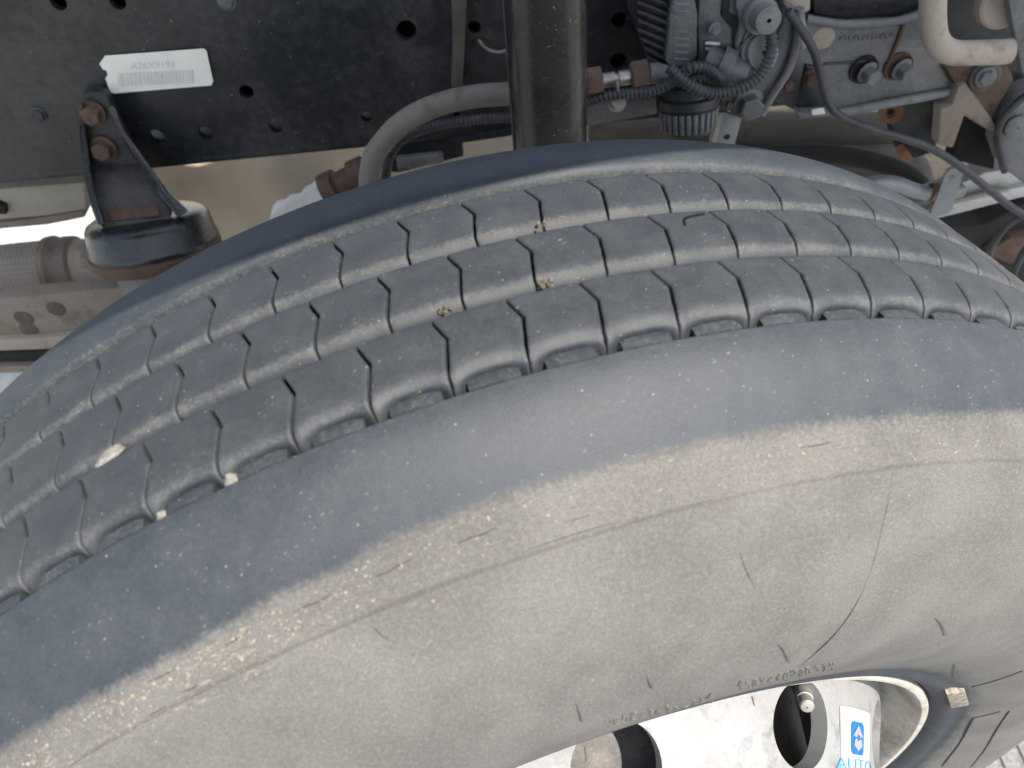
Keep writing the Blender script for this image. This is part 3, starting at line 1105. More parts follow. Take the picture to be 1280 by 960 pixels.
Pa, Pb = tread_point(126, 582, .4985), tread_point(152, 560, .4985)
blob('pebble', tread_point(138, 571, .4985), .0047, 3, M['stone'], 'long white pebble wedged in the middle groove of the tread', 'pebble', (1.5, .7, .6), None, Pb - Pa)
blob('pebble', tread_point(291, 601, .4910), .0037, 5, M['stone'], 'small white pebble in the shoulder groove, upper of two there', 'pebble', (1.1, .9, .9))
blob('pebble', tread_point(206, 648, .4910), .0034, 6, M['stone'], 'small white pebble in the shoulder groove, lower of two there', 'pebble', (1.1, .9, .8))
for i, (u, v, r, lab) in enumerate([(683, 356, .4990, 'brown scrap of dry leaf below the middle tread rib'), (674, 285, .4975, 'dry brown leaf scrap beside the farthest sipes, high on the tread'),
                                    (521, 494, .4930, 'crumbly dry leaf scrap on a shoulder groove pad'), (775, 431, .4915, 'tan chaff lump in the shoulder groove under the tread centre'), (557, 388, .4985, 'grey-brown chaff smudge stuck in the middle groove')]):
    rn = random.Random(40 + i)
    V, F = [], []
    c = tread_point(u, v, r)
    for k in range(16):
        p = Vector((rn.gauss(0, 1), rn.gauss(0, .7), rn.gauss(0, .5))) * .0016
        d_ = Vector((rn.uniform(-1, 1), rn.uniform(-1, 1), rn.uniform(-.3, .7))).normalized()
        e_ = d_.orthogonal().normalized() * rn.uniform(.0004, .0010)
        l_ = rn.uniform(.001, .0034)
        b0 = len(V)
        up_ = d_.cross(e_).normalized() * .0002
        V += [p - e_, p + d_ * l_ * .5 - e_ * .6 + up_ * 4, p + d_ * l_, p + d_ * l_ * .5 + e_ + up_ * 5, p + e_ * .8, p + d_ * l_ * .4 - up_ * 3]
        F += [(b0, b0 + 1, b0 + 5), (b0 + 1, b0 + 2, b0 + 5), (b0 + 2, b0 + 3, b0 + 5), (b0 + 3, b0 + 4, b0 + 5), (b0 + 4, b0, b0 + 5), (b0, b0 + 4, b0 + 3, b0 + 1), (b0 + 1, b0 + 3, b0 + 2)]
    o = link('leaf_scrap', mesh(V, F, False), M['straw'])
    o.location = c
    tag(o, lab, 'dry leaf')

# ================================================================= CHASSIS
RY = .55
# --- frame rail: a channel with holes punched in the web
def circ2(x, z, r, n=28):
    return [(x + r * math.cos(2 * PI * k / n), z + r * math.sin(2 * PI * k / n)) for k in range(n)]


rail = empty('frame_rail', 'black painted truck frame rail with a row of punched holes', 'frame rail', (0, RY, .741))
hl = []
for (u, v, r) in [(73, 3, 10), (147, 2, 10), (508, 38, 12.5), (308, 115, 9), (345, 158, 9), (257, 167, 9), (196, 171, 9.5), (593, 34, 8), (774, 25, 9.5), (773, 76, 10), (458, 146, 7), (570, 140, 6), (-60, 60, 10), (830, 40, 9)]:
    p = at(u, v, RY)
    hl.append(circ2(p.x, p.z, r * mpp(u, v, RY)))
ZB, ZT = .7405, 1.005
web = plate_with_holes([(-1.6, ZB + .008), (.95, ZB + .008), (.95, ZT), (-1.6, ZT)], hl, lambda a, b_, c: Vector((a, RY + c, b_)), .009, 'web')
web.polygons.foreach_set("use_smooth", [False] * len(web.polygons))
link('web', web, M['black'], rail)


def bar(pr, x0, x1, nm, mat, par, bevel=.002):
    """profile in (y,z) swept along x"""
    return link(nm, solid([Vector((x0, y, z)) for y, z in pr], [Vector((x1, y, z)) for y, z in pr], bevel), mat, par)


bar([(RY + .0005, ZB), (RY + .085, ZB), (RY + .085, ZB + .009), (RY + .0005, ZB + .009)], -1.6, .95, 'flange', M['black'], rail, .003)
bar([(RY + .0005, ZT), (RY + .085, ZT), (RY + .085, ZT - .009), (RY + .0005, ZT - .009)], -1.6, .95, 'flange', M['black'], rail, .003)
link('dark_backing', box((-.30, RY + .060, (ZB + ZT) / 2 + .002), 2.5, .008, ZT - ZB - .03, .003), M['dark'], rail)  # dark sheet added behind the web so its holes look shaded
for (u, v, s) in [(48, 143, 8), (283, 1, 9)]:
    bolt(rail, at(u, v, RY), (0, -1, 0), s * mpp(u, v, RY) * 1.0, M['greypaint'] if v < 50 else M['black'], True, .2, height=.004)
# dark stiffener seam left of the damper
link('stiffener', slab([(563, -40), (586, -40), (581, 60), (578, 112), (564, 112), (566, 60)], RY - .014, .016, .003), M['brown'], rail)
# curved edge of a plate hidden behind the damper
pth = smooth_path([at(598, 50, RY - .006), at(607, 60, RY - .006), at(620, 65, RY - .006), at(634, 62, RY - .006), at(650, 50, RY - .006)], 6)
link('plate_edge', tube(pth, .0016, 8), M['leaf'], rail)
# spot weld-like dirt bump trail on lower flange right of the damper
# --- barcode tag
tg = empty('barcode_tag', 'white barcode tag with a notched end stuck to the frame rail', 'tag', at(200, 90, RY))
TY = RY - .003
tp = [(129, 70), (254, 61), (260, 65), (267, 102), (263, 107), (141, 118), (137, 114), (131, 97)]
notch = [(133, 95.5), (135, 92), (133, 88), (128, 86.5), (124, 79), (125, 74)]
pts = [(131, 70), (254, 61), (258, 63.5), (266.5, 102), (264, 107), (142, 117), (137.5, 115), (131.5, 98), (134.5, 94), (133, 88.5), (128.5, 87), (124, 80)]
link('card', slab(pts, TY, .0012, .0002, 1), M['tag'], tg)
# print: the code's bars and the faded number above them
TU = (at(258, 63.5, TY) - at(131, 70, TY)).normalized()
TV = (at(137, 72, TY) - at(142, 117, TY)).normalized()
TO = at(142, 117, TY) + Vector((0, -.0003, 0))
TVp = (TV - TU * TV.dot(TU)).normalized()
mm_ = mpp(200, 90, TY)
rn = random.Random(3)
V, F = [], []
x = 8 * mm_
while x < 102 * mm_:
    w = rn.choice([.8, .8, 1.4, 2.0]) * mm_
    b0 = len(V)
    for (a, b_) in ((x, 9), (x + w, 9), (x + w, 27), (x, 27)):
        V.append(TO + TU * a + TV * (b_ * mm_))
    F.append((b0, b0 + 1, b0 + 2, b0 + 3))
    x += w + rn.choice([.7, .9, 1.5]) * mm_
link('barcode', mesh(V, F, False), M['tagprint'], tg)
tm = text_mesh('A26X9193', 12.5 * mm_)
for v in tm.vertices:
    v.co = TO + TU * (v.co.x + 52 * mm_) + TV * (v.co.y + 31 * mm_)
link('number', tm, M['tagprint2'], tg)

# --- support bracket with the round mount under it
sb = empty('support_bracket', 'black tapered bracket bolted to the rail above a round rusty mount', 'bracket', at(160, 250, .47))
BY = RY - .016


def bp(u, v, dy=0.0):
    """point on the bracket's face, which leans outboard towards its foot"""
    Y = float(np.interp(v, [110, 205, 285], [BY, BY - .006, .455]))
    return at(u, v, Y + dy)


RW = [(115, 111, 125), (119, 104, 132), (126, 100, 136), (136, 99, 140), (160, 101, 150), (186, 104, 164), (205, 105, 176), (222, 107, 187), (242, 110, 200), (262, 115, 211), (276, 121, 212), (286, 130, 204)]
V, F = [], []
for (v, ua, ub) in RW:
    f_ = [bp(ua + (ub - ua) * k / 4, v) for k in range(5)]
    V += f_ + [q + Vector((0, .013, 0)) for q in f_]
for i in range(len(RW) - 1):
    for k in range(4):
        F += [(i * 10 + k, (i + 1) * 10 + k, (i + 1) * 10 + k + 1, i * 10 + k + 1), (i * 10 + 5 + k, i * 10 + 6 + k, (i + 1) * 10 + 6 + k, (i + 1) * 10 + 5 + k)]
    F += [(i * 10, i * 10 + 5, (i + 1) * 10 + 5, (i + 1) * 10), (i * 10 + 4, (i + 1) * 10 + 4, (i + 1) * 10 + 9, i * 10 + 9)]
F += [(0, 1, 2, 3, 4, 9, 8, 7, 6, 5), tuple(reversed([len(V) - 10 + q for q in (0, 1, 2, 3, 4, 9, 8, 7, 6, 5)]))]
link('plate', mesh(V, F, True, 30), M['bracket'], sb)
for px in ([(97, 132), (103, 127), (108, 165), (113, 210), (120, 245), (131, 280), (122, 282), (111, 250), (104, 212), (99, 168)], [(134, 134), (142, 131), (158, 162), (174, 188), (192, 214), (212, 240), (236, 264), (222, 272), (200, 246), (184, 222), (166, 196), (150, 170)]):
    link('rib', solid([bp(u, v, .004) for u, v in px], [bp(u, v, -.012) for u, v in px], .0028), M['black_gloss'], sb)
for (u, v) in ((116, 141), (130, 185)):
    bolt(sb, bp(u, v, -.0015), (-.03, -1, .06), 12.2 * mpp(u, v, BY), M['rust'], True, .35, height=.011)
link('foot_stain', solid([bp(u, v, .001) for u, v in [(134, 262), (196, 256), (200, 270), (138, 276)]], [bp(u, v, -.0018) for u, v in [(134, 262), (196, 256), (200, 270), (138, 276)]], .0006, 1), M['rust'], sb)
mc = at(182, 268, .492)
mr = 77 * mpp(181, 290, .485)
max_ = Vector((0.0, -.34, -1)).normalized()
link('cup', lathe_on(mc, max_, [(-.0005, .001), (0, mr * .60), (.001, mr * .84), (.004, mr * .92), (.009, mr * .96), (.026, mr * .99), (.030, mr * 1.02), (.034, mr * 1.03), (.0355, mr * 1.02)], 72), M['black_gloss'], sb)
link('rust_ring', lathe_on(mc + max_ * .036, max_, [(0, mr * 1.0), (.002, mr * 1.03), (.010, mr * 1.03), (.015, mr * .98), (.017, mr * .80), (.019, mr * .3)], 72), M['rust'], sb)
link('lower_mount', lathe_on(mc + max_ * .054, max_, [(0, mr * .74), (.03, mr * .70), (.05, mr * .5), (.12, mr * .48)], 48), M['greypaint'], sb)

# --- damper post
pa, pb = at(683, 90, .40), at(683, 178, .40)
pc = Vector(((at(633, 60, .40).x + at(734, 60, .40).x) / 2, .40, .70))
pr_ = 49.5 * mpp(684, 60, .40)
dp = empty('shock_absorber', 'upright glossy black shock absorber tube behind the tyre', 'shock absorber', (pc.x, pc.y, .5))
link('dust_tube', lathe_on((pc.x, pc.y, .66), (0.0, 0, 1), [(0, pr_ * .85), (.0, pr_ * .98), (.004, pr_), (.06, pr_), (.40, pr_)], 72, 35), M['post'], dp)
link('lower_body', lathe_on((pc.x, pc.y, .40), (0.0, 0, 1), [(0, pr_ * .82), (.262, pr_ * .82)], 48, 35), M['greypaint'], dp)
link('seam', tube([Vector((pc.x - pr_ * .985, pc.y - .004, .665)), Vector((pc.x - pr_ * .985, pc.y - .004, .85)), Vector((pc.x - pr_ * .985, pc.y - .004, 1.06))], .0022, 8), M['black'], dp)

# --- grey hose looping down from behind the post, black conduit under it
HY = .475
p = [at(700, 114, HY), at(640, 117, HY), at(590, 121, HY), at(545, 132, HY), at(505, 152, HY), at(477, 180, HY), at(464, 205, HY), at(461, 245, HY), at(461, 290, HY)]
o = link('coolant_hose', tube(smooth_path(p, 10), 13.8 * mpp(500, 150, HY), 24), M['hose'])
tag(o, 'thick smooth grey hose arching down behind the tyre left of the post', 'hose')
HY2 = .50
p = [at(700, 138, HY2), at(640, 146, HY2), at(590, 150, HY2), at(540, 158, HY2), at(502, 175, HY2), at(486, 200, HY2), at(480, 240, HY2)]
o = link('wiring_conduit', tube(smooth_path(p, 10), 6.0 * mpp(500, 150, HY2), 14, (.0042, .0014)), M['conduit'])
tag(o, 'thin black corrugated conduit tucked under the thick grey hose', 'conduit')
cl = link('hose_fitting', lathe_on(at(432, 226, .53), (at(455, 215, .53) - at(415, 232, .53)), [(-.028, .013), (-.028, .018), (-.012, .018), (-.012, .014), (.010, .014), (.010, .019), (.026, .019), (.026, .012)], 24), M['rust'])
tag(cl, 'rusty round fitting at the lower end of the grey hose', 'fitting')
# support tray beneath the hose
sup = empty('hose_support', 'dark steel support tray under the conduit, left of the post', 'bracket', at(560, 190, .56))
link('shelf', slab([(482, 178), (575, 160), (640, 150), (640, 168), (577, 178), (580, 196), (500, 216), (480, 216)], .56, .03, .003), M['dark'], sup)
link('lip', slab([(495, 198), (553, 192), (555, 204), (497, 214)], .545, .008, .002), M['greypaint'], sup)
link('end_plate', slab([(555, 176), (640, 160), (640, 170), (572, 180)], .545, .006, .0015), M['black'], sup)

# --- woven tan wrap, white sheet behind it
V, F = [], []
gu, gv = 34, 14
for i in range(gu + 1):
    for j in range(gv + 1):
        u = 178 + (655 - 178) * i / gu
        v = 150 + (340 - 150) * j / gv
        Y = .80 + .05 * math.sin(i * .33) + .05 * (j / gv - .5) ** 2 * 4 + .012 * noise.noise(Vector((i * .3, j * .3, 2)))
        V.append(at(u, v, Y))
for i in range(gu):
    for j in range(gv):
        F.append((i * (gv + 1) + j, i * (gv + 1) + j + 1, (i + 1) * (gv + 1) + j + 1, (i + 1) * (gv + 1) + j))
n0 = len(V)
V += [v + Vector((0, .012, 0)) for v in V]
F += [tuple(n0 + i for i in f[::-1]) for f in F]
o = link('heat_wrap', mesh(V, F, True, None), M['blanket'])
tag(o, 'tan woven heat wrap cloth below the frame rail', 'heat wrap')
o = link('folded_sheet', slab([(338, 270), (346, 261), (356, 257), (362, 249), (375, 247), (381, 238), (390, 236), (396, 229), (408, 231), (418, 224), (430, 228), (440, 240), (430, 262), (360, 300), (335, 285)], .74, .03, .005), M['cloth'])
tag(o, 'small bright white folded sheet against the tan woven wrap', 'sheet')

# --- things at far left, below the rail
cm = empty('cross_bar', 'tan dusty cross bar just below the frame rail at far left', 'bar', at(50, 255, .60))
link('beam', slab([(-60, 240), (106, 228), (108, 262), (60, 270), (-60, 280)], .60, .06, .003), M['tanbar'], cm)
link('lower_edge', slab([(-60, 284), (40, 274), (104, 263), (106, 272), (60, 281), (-60, 292)], .612, .04, .002), M['leaf'], cm)
link('end_clip', slab([(-10, 252), (6, 258), (8, 268), (-10, 268)], .592, .012, .001), M['dark'], cm)
fx = empty('flexible_exhaust', 'braided flexible exhaust pipe with a dark collar at far left', 'exhaust pipe', at(40, 330, .62))
e0, e1 = at(-90, 352, .60), at(66, 336, .60)
ax = e1 - e0
er = 36 * mpp(30, 340, .60)
link('braid', lathe_on(e0, ax, [(0, er), (ax.length, er)], 48), M['mesh'], fx)
link('collar', lathe_on(e1, ax, [(0, er * .98), (.002, er * 1.10), (.010, er * 1.12), (.014, er * 1.03), (.022, er * 1.0), (.024, er * 1.06), (.036, er * 1.04), (.040, er * .9)], 48), M['leaf'], fx)
link('end_pipe', lathe_on(e1 + ax.normalized() * .038, ax, [(0, er * .92), (.10, er * .86)], 48), M['tanpipe'], fx)
lsp = empty('leaf_spring', 'stack of dirty brown spring leaves at the left, behind the tyre', 'leaf spring', at(60, 410, .48))


def leaf_bar(uv, Y, depth, mat, nm):
    link(nm, slab(uv, Y, depth, .003), mat, lsp)


leaf_bar([(-80, 381), (60, 368), (240, 352), (240, 400), (60, 421), (-80, 427)], .470, .022, M['leaf'], 'leaf')
leaf_bar([(-80, 428), (60, 422), (240, 401), (240, 418), (60, 437), (-80, 442)], .462, .020, M['tanbar'], 'leaf')
leaf_bar([(-80, 443), (60, 438), (240, 419), (240, 437), (60, 456), (-80, 459)], .470, .02, M['dark'], 'leaf')
leaf_bar([(-80, 460), (60, 457), (240, 438), (240, 445), (60, 465), (-80, 470)], .462, .02, M['leaf'], 'leaf')
for (u, v) in ((30, 398), (70, 386), (36, 412)):
    o = link('mud_spot', lathe_on(at(u, v, .4697), (0, -1, 0), [(0, .011), (.0006, .010), (.0008, .0005)], 16), M['brown'], lsp)
sk = link('spacer_block', slab([(98, 322), (122, 322), (140, 366), (108, 368)], .57, .05, .003), M['tanbar'])
tag(sk, 'pale tan spacer block between braided exhaust and round mount', 'block')

# --- air line union right of the post
FY = .47
un_ = empty('pipe_union', 'plated pipe union with two brown hex nuts right of the post', 'pipe union', at(772, 100, FY))


def hexnut(parent, a, b_, rad, mat, nm='hex_nut'):
    d = b_ - a
    q, x, y = frame_of(d)
    V, F = [], []
    for (s, r) in ((0, .85), (.10, 1), (.90, 1), (1, .85)):
        for k in range(6):
            t = PI / 3 * k + .3
            V.append(a + d * s + (x * math.cos(t) + y * math.sin(t)) * rad * r)
    for i in range(3):
        for k in range(6):
            F.append((i * 6 + k, i * 6 + (k + 1) % 6, (i + 1) * 6 + (k + 1) % 6, (i + 1) * 6 + k))
    F += [tuple(range(5, -1, -1)), tuple(18 + k for k in range(6))]
    return link(nm, mesh(V, F, True, 20), mat, parent)


u0, u1 = at(733, 104, FY), at(753, 101, FY)
hexnut(un_, u0, u1, 18 * mpp(740, 100, FY), M['brownnut'])
u2, u3 = at(788, 96, FY), at(811, 92, FY)
hexnut(un_, u2, u3, 18 * mpp(800, 95, FY), M['brownnut'])
k_ = mpp(770, 100, FY)
link('sleeve', lathe_on(u1, u2 - u1, [(-.01, 9 * k_), (.012, 9.2 * k_), (.0125, 6.5 * k_), (.0155, 6.5 * k_), (.016, 9.2 * k_), (.045, 9 * k_)], 24), M['zinc'], un_)
link('hose_end', tube(smooth_path([u3, at(822, 92, FY), at(836, 96, FY), at(852, 104, FY + .02)], 6), 12.5 * k_, 18), M['greycast'], un_)
cp = empty('conduit_clip', 'small plated clip holding the conduit under the pipe union', 'clip', at(772, 122, FY))
link('stem', tube([at(771, 100, FY - .012), at(772, 112, FY - .012), at(773, 124, FY - .010)], 2.6 * k_, 10), M['zinc'], cp)
bolt(cp, at(771, 128, FY), (0, -.8, .5), 9 * k_, M['tanpipe'], True, .1, height=.006)
# conduits
o = link('wiring_conduit', tube(smooth_path([at(700, 150, .47), at(733, 130, .465), at(755, 121, .46), at(785, 117, .458), at(815, 114, .455), at(838, 104, .455), at(850, 96, .47)], 12), 6.2 * k_, 14, (.0042, .0014)), M['conduit'])
tag(o, 'black corrugated conduit running from the post to the grey valve', 'conduit')
o = link('wiring_conduit', tube(smooth_path([at(836, 84, .44), at(850, 98, .435), at(868, 110, .43), at(895, 117, .43), at(925, 111, .43), at(950, 94, .435), at(962, 70, .44), at(964, 45, .45), at(956, 20, .46), at(950, -10, .47)], 12), 6.6 * k_, 14, (.0042, .0014)), M['conduit'])
tag(o, 'longest black corrugated conduit looping under the grey valve', 'conduit')
o = link('wiring_conduit', tube(smooth_path([at(852, 92, .445), at(866, 84, .44), at(884, 85, .44), at(898, 95, .44), at(905, 104, .45)], 12), 6.2 * k_, 14, (.0042, .0014)), M['conduit'])
tag(o, 'short curl of black conduit just above the round drain cap', 'conduit')
o = link('wiring_conduit', tube(smooth_path([at(858, 106, .455), at(872, 99, .45), at(886, 99, .45), at(896, 106, .455)], 12), 5.2 * k_, 14, (.0042, .0014)), M['conduit'])
tag(o, 'inner, tightest curl of black conduit above the drain cap', 'conduit')

# --- air dryer / valve cluster
vc = empty('air_valve', 'grey ribbed air valve body with bolts and a finned black cover', 'valve', at(890, 70, .48))
# black finned cover: individual fins seen edge-on
link('cover', slab([(797, -40), (842, -40), (838, 30), (832, 84), (812, 60), (796, 40)], .485, .06, .004), M['plastic'], vc)
for k in range(9):
    v0 = -22 + 11.5 * k
    link('fin', slab([(797 + max(0, k - 5) * 4, v0), (838, v0 + 16), (838, v0 + 21), (797 + max(0, k - 5) * 4, v0 + 5)], .476, .012, .0008, 1), M['plastic'], vc)
link('side_shell', slab([(846, -40), (862, -40), (873, 20), (872, 70), (860, 84), (838, 84), (832, 78), (838, 20)], .470, .07, .004), M['greypaint'], vc)
for k in range(9):
    v0 = 4 + 8.6 * k
    link('shell_rib', slab([(843, v0), (862, v0 + 1), (862, v0 + 3.5), (842, v0 + 2.6)], .4685, .004, .0006, 1), M['greycast'], vc)
link('body', slab([(876, -40), (918, -40), (922, 12), (926, 30), (936, 40), (934, 70), (916, 92), (892, 98), (874, 88), (872, 30)], .470, .075, .006), M['greypaint'], vc)
link('arm', slab([(922, -40), (946, -40), (950, 8), (958, 16), (962, 40), (948, 36), (936, 46), (926, 66), (918, 62), (926, 28), (920, 10)], .462, .03, .005), M['greycast'], vc)
link('gap', slab([(905, -20), (915, -20), (912, 16), (922, 22), (926, 34), (921, 68), (917, 66), (916, 36), (902, 20)], .4665, .01, .001, 1), M['dark'], vc)  # dark strip on the body, painting the shade of a gap
for (u, v, r) in ((893, 36, 6.5), (960, 30, 7)):
    bolt(vc, at(u, v, .462), (.3, -1, -.1), r * mpp(u, v, .46), M['greycast'], True, .3)
for (u, v) in ((890, 54), (890, 61)):
    link('rung', tube([at(u - 8, v, .466), at(u, v, .464), at(u + 9, v + 1, .466)], 2.3 * k_, 8), M['alu'], vc)
link('port', lathe_on(at(945, 68, .462), at(958, 66, .44) - at(930, 72, .47), [(-.02, .014), (-.004, .015), (-.004, .019), (.006, .019), (.006, .016), (.012, .016), (.012, .010), (.013, .002)], 28), M['greycast'], vc)
link('port', lathe_on(at(908, 84, .455), (at(925, 92, .45) - at(890, 76, .46)), [(-.022, .012), (-.008, .013), (-.008, .017), (.004, .017), (.004, .013), (.02, .012)], 28), M['greypaint'], vc)
link('bracket_bolt', lathe_on(at(955, 22, .45), at(962, 26, .43) - at(944, 15, .46), [(-.020, .010), (-.010, .012), (-.010, .016), (-.004, .016), (-.004, .012), (.002, .012), (.010, .012), (.011, .002)], 18), M['greycast'], vc)
# round drain cap with a knurled skirt
dc = empty('drain_cap', 'round black knurled drain cap under the grey valve', 'cap', at(862, 140, .45))
cc = at(861, 126, .475)
cr_ = 37 * mpp(861, 130, .475)
dax = Vector((0.04, -.25, -1))
link('cap_body', lathe_on(cc, dax, [(-.016, cr_ * .80), (-.006, cr_ * .86), (-.004, cr_ * .99), (.004, cr_ * 1.0), (.006, cr_ * .94), (.026, cr_ * .90), (.030, cr_ * .82), (.031, cr_ * .3), (.0312, .001)], 56), M['plastic'], dc)
a_, x_, y_ = frame_of(dax)
V, F = [], []
for k in range(26):
    t = 2 * PI * k / 26
    rd = x_ * math.cos(t) + y_ * math.sin(t)
    tg_ = -x_ * math.sin(t) + y_ * math.cos(t)
    me = solid([cc + a_ * .007 + rd * cr_ * .90 + tg_ * .0026, cc + a_ * .007 + rd * cr_ * 1.0 + tg_ * .0020, cc + a_ * .007 + rd * cr_ * 1.0 - tg_ * .0020, cc + a_ * .007 + rd * cr_ * .90 - tg_ * .0026],
               [cc + a_ * .027 + rd * cr_ * .86 + tg_ * .0024, cc + a_ * .026 + rd * cr_ * .95 + tg_ * .0018, cc + a_ * .026 + rd * cr_ * .95 - tg_ * .0018, cc + a_ * .027 + rd * cr_ * .86 - tg_ * .0024], .0006, 1)
    link('grip_rib', me, M['greypaint'], dc)

# --- grey mounting plate of the valve and its strap
mp = empty('valve_mount', 'grey mounting plate with a big hex bolt beside the drain cap', 'mounting plate', at(940, 140, .50))
link('plate', slab([(900, 104), (940, 96), (962, 76), (974, 40), (984, 8), (1000, 14), (1000, 60), (988, 90), (966, 122), (952, 144), (916, 145), (904, 130)], .490, .02, .006), M['greypaint'], mp)
link('rounded_edge', tube(smooth_path([at(1000, 10, .487), at(996, 50, .486), at(986, 86, .485), at(966, 118, .484), at(952, 143, .484)], 8), .0042, 12), M['greycast'], mp)
link('strap', slab([(903, 140), (928, 146), (918, 184), (890, 181)], .496, .006, .0015), M['silver'], mp)
link('strap_edge', slab([(893, 160), (899, 142), (904, 141), (895, 180), (888, 180)], .4945, .008, .001, 1), M['tanbar'], mp)
bolt(mp, at(935, 129, .488), (.05, -1, .0), 15 * mpp(930, 130, .488), M['greypaint'], True, .25, height=.014)
bolt(mp, at(911, 131, .488), (0, -1, 0), 5 * mpp(910, 130, .488), M['brownnut'], False, .1)
link('hole_shade', lathe_on(at(909, 171, .4955), (0, -1, 0), [(0, .0032), (.0008, .0030), (.001, .0004)], 14), M['dark'], mp)  # dark disc on the strap, painting the shade inside a hole
# lower ledge behind the cap
ld = link('rail_ledge', slab([(733, 134), (820, 122), (822, 143), (735, 158)], .535, .014, .003), M['greypaint'])
tag(ld, 'narrow grey ledge along the rail between post and drain cap', 'ledge')

# --- cast hanger at the right
hg = empty('spring_hanger', 'grey cast hanger bracket with two recessed bolts at upper right', 'hanger bracket', at(1100, 90, .53))
link('casting', slab([(985, 70), (1003, 20), (1012, 26), (1060, 30), (1130, 26), (1165, 12), (1172, 70), (1200, 112), (1185, 122), (1110, 132), (1042, 146), (1010, 148), (968, 128)], .525, .05, .006), M['greypaint'], hg)
link('lower_lip', tube(smooth_path([at(1040, 142, .522), at(1110, 129, .520), at(1160, 120, .520), at(1200, 112, .522)], 8), .0050, 12), M['greycast'], hg)
link('upper_lip', tube(smooth_path([at(1008, 24, .522), at(1050, 30, .520), at(1100, 29, .520), at(1140, 22, .521), at(1170, 8, .524)], 8), .0042, 12), M['greycast'], hg)
link('step_edge', tube(smooth_path([at(1030, 80, .5245), at(1060, 78, .5245), at(1082, 76, .5245)], 5), .0016, 8), M['black'], hg)
link('cast_seam', tube(smooth_path([at(1130, 28, .5235), at(1124, 46, .5235), at(1116, 66, .5235), at(1110, 82, .5235)], 5), .0022, 8), M['rust'], hg)
for (u, v, m_) in ((1079, 86, 'greypaint'), (1122, 82, 'greypaint')):
    k2 = mpp(u, v, .52)
    q = at(u, v, .5245)
    n = 32
    link('counterbore', lathe_on(q, (0, -1, 0), [(0, 3 * k2), (.0002, 15 * k2), (.003, 15.5 * k2), (.0035, 17.5 * k2), (0, 18 * k2)], 36), M['dark'] if u < 1100 else M['rust'], hg)  # dark colour at the left bolt paints its shaded crescent
    bolt(hg, at(u + 5, v + 4, .522), (.25, -1, -.15), 10.5 * k2, M['greypaint'], True, .5, height=.013)
link('rust_patch', lathe_on(at(1029, 48, .5255), (0, -1, 0), [(0, .0125), (.0010, .0105), (.0016, .0005)], 18), M['tanpipe'], hg)
# worn cast characters, not readable
rn = random.Random(9)
V, F = [], []
LV, LF = V, F
for k in range(12):
    u = 1052 + k * 5.6
    v = 48 - k * .35
    for q in range(2):
        pts = [at(u + rn.uniform(-2.2, 2.2), v + rn.uniform(-3.6, 3.6), .5242) for _ in range(3)]
        add_mesh(tube(smooth_path(pts, 2), .0008, 5))
link('cast_lettering', mesh(V, F), M['greycast'], hg)
# steel block over the hanger and dark tube above
o = link('spacer_block', slab([(978, -40), (1015, -40), (1014, 14), (1006, 18), (980, 10)], .520, .05, .004), M['tanpipe'])
tag(o, 'dusty tan block above the hanger at the top edge', 'block')
gd = link('grease_streak', tube(smooth_path([at(990, 14, .500), at(996, 30, .497), at(1000, 44, .498), at(1003, 58, .505)], 6), lambda s: .010 * (1 - .6 * s), 12), M['tanbar'])
tag(gd, 'tan dried mud streak running down beside the valve plate', 'mud')
o = link('rail_bracket', slab([(1012, -40), (1180, -40), (1166, 6), (1120, 22), (1058, 25), (1018, 18)], .535, .02, .004), M['black'])
tag(o, 'dark bracket plate above the grey cast hanger', 'plate')

# --- little triangular tab with a bolt
tt = empty('tab_bracket', 'small black three-cornered tab with one rusty bolt and white painted glint', 'bracket', at(1018, 120, .50))
link('tab', slab([(1008, 82), (1022, 84), (1032, 112), (1040, 140), (1024, 146), (996, 146), (1002, 110)], .500, .008, .002), M['black'], tt)
link('toe', slab([(996, 141), (1040, 139), (1042, 145), (1000, 149)], .490, .02, .0015), M['greypaint'], tt)
link('painted_glint', slab([(1014, 138), (1030, 136), (1032, 143), (1015, 145)], .4885, .003, .001, 1), M['cloth'], tt)  # white sliver painting a bright reflection on the tab
bolt(tt, at(1014, 97, .497), (-.2, -1, .1), 8 * mpp(1014, 97, .497), M['rust'], True, .3, height=.012)
bolt(tt, at(985, 106, .492), (-.1, -1, .1), 6.5 * mpp(985, 106, .492), M['rust'], False, .6, height=.006)

# --- cable sagging across
cab = [at(985, 14, .47), at(1005, 42, .470), at(1018, 66, .468), at(1026, 96, .466), at(1034, 126, .465), at(1050, 145, .463), at(1085, 160, .46), at(1130, 173, .458), at(1165, 186, .457), at(1200, 208, .458), at(1240, 240, .46), at(1272, 264, .465), at(1320, 288, .47)]
o = link('sensor_cable', tube(smooth_path(cab, 10), 5.0 * mpp(1130, 170, .46), 12), M['conduit'])
tag(o, 'long thin grey cable sagging from the hanger to the right edge', 'cable')
o = link('sensor_cable', tube(smooth_path([at(1310, 250, .48), at(1275, 271, .475), at(1256, 285, .475), at(1242, 304, .478), at(1235, 325, .485), at(1232, 350, .50)], 10), 4.4 * mpp(1250, 290, .475), 12), M['conduit'])
tag(o, 'short thin grey cable bending down at the right edge', 'cable')
o = link('sensor_cable', tube(smooth_path([at(1300, 290, .52), at(1278, 318, .52), at(1266, 345, .52), at(1262, 370, .53)], 10), 4.4 * mpp(1270, 320, .52), 12), M['conduit'])
tag(o, 'faint thin cable lowest at the right edge', 'cable')

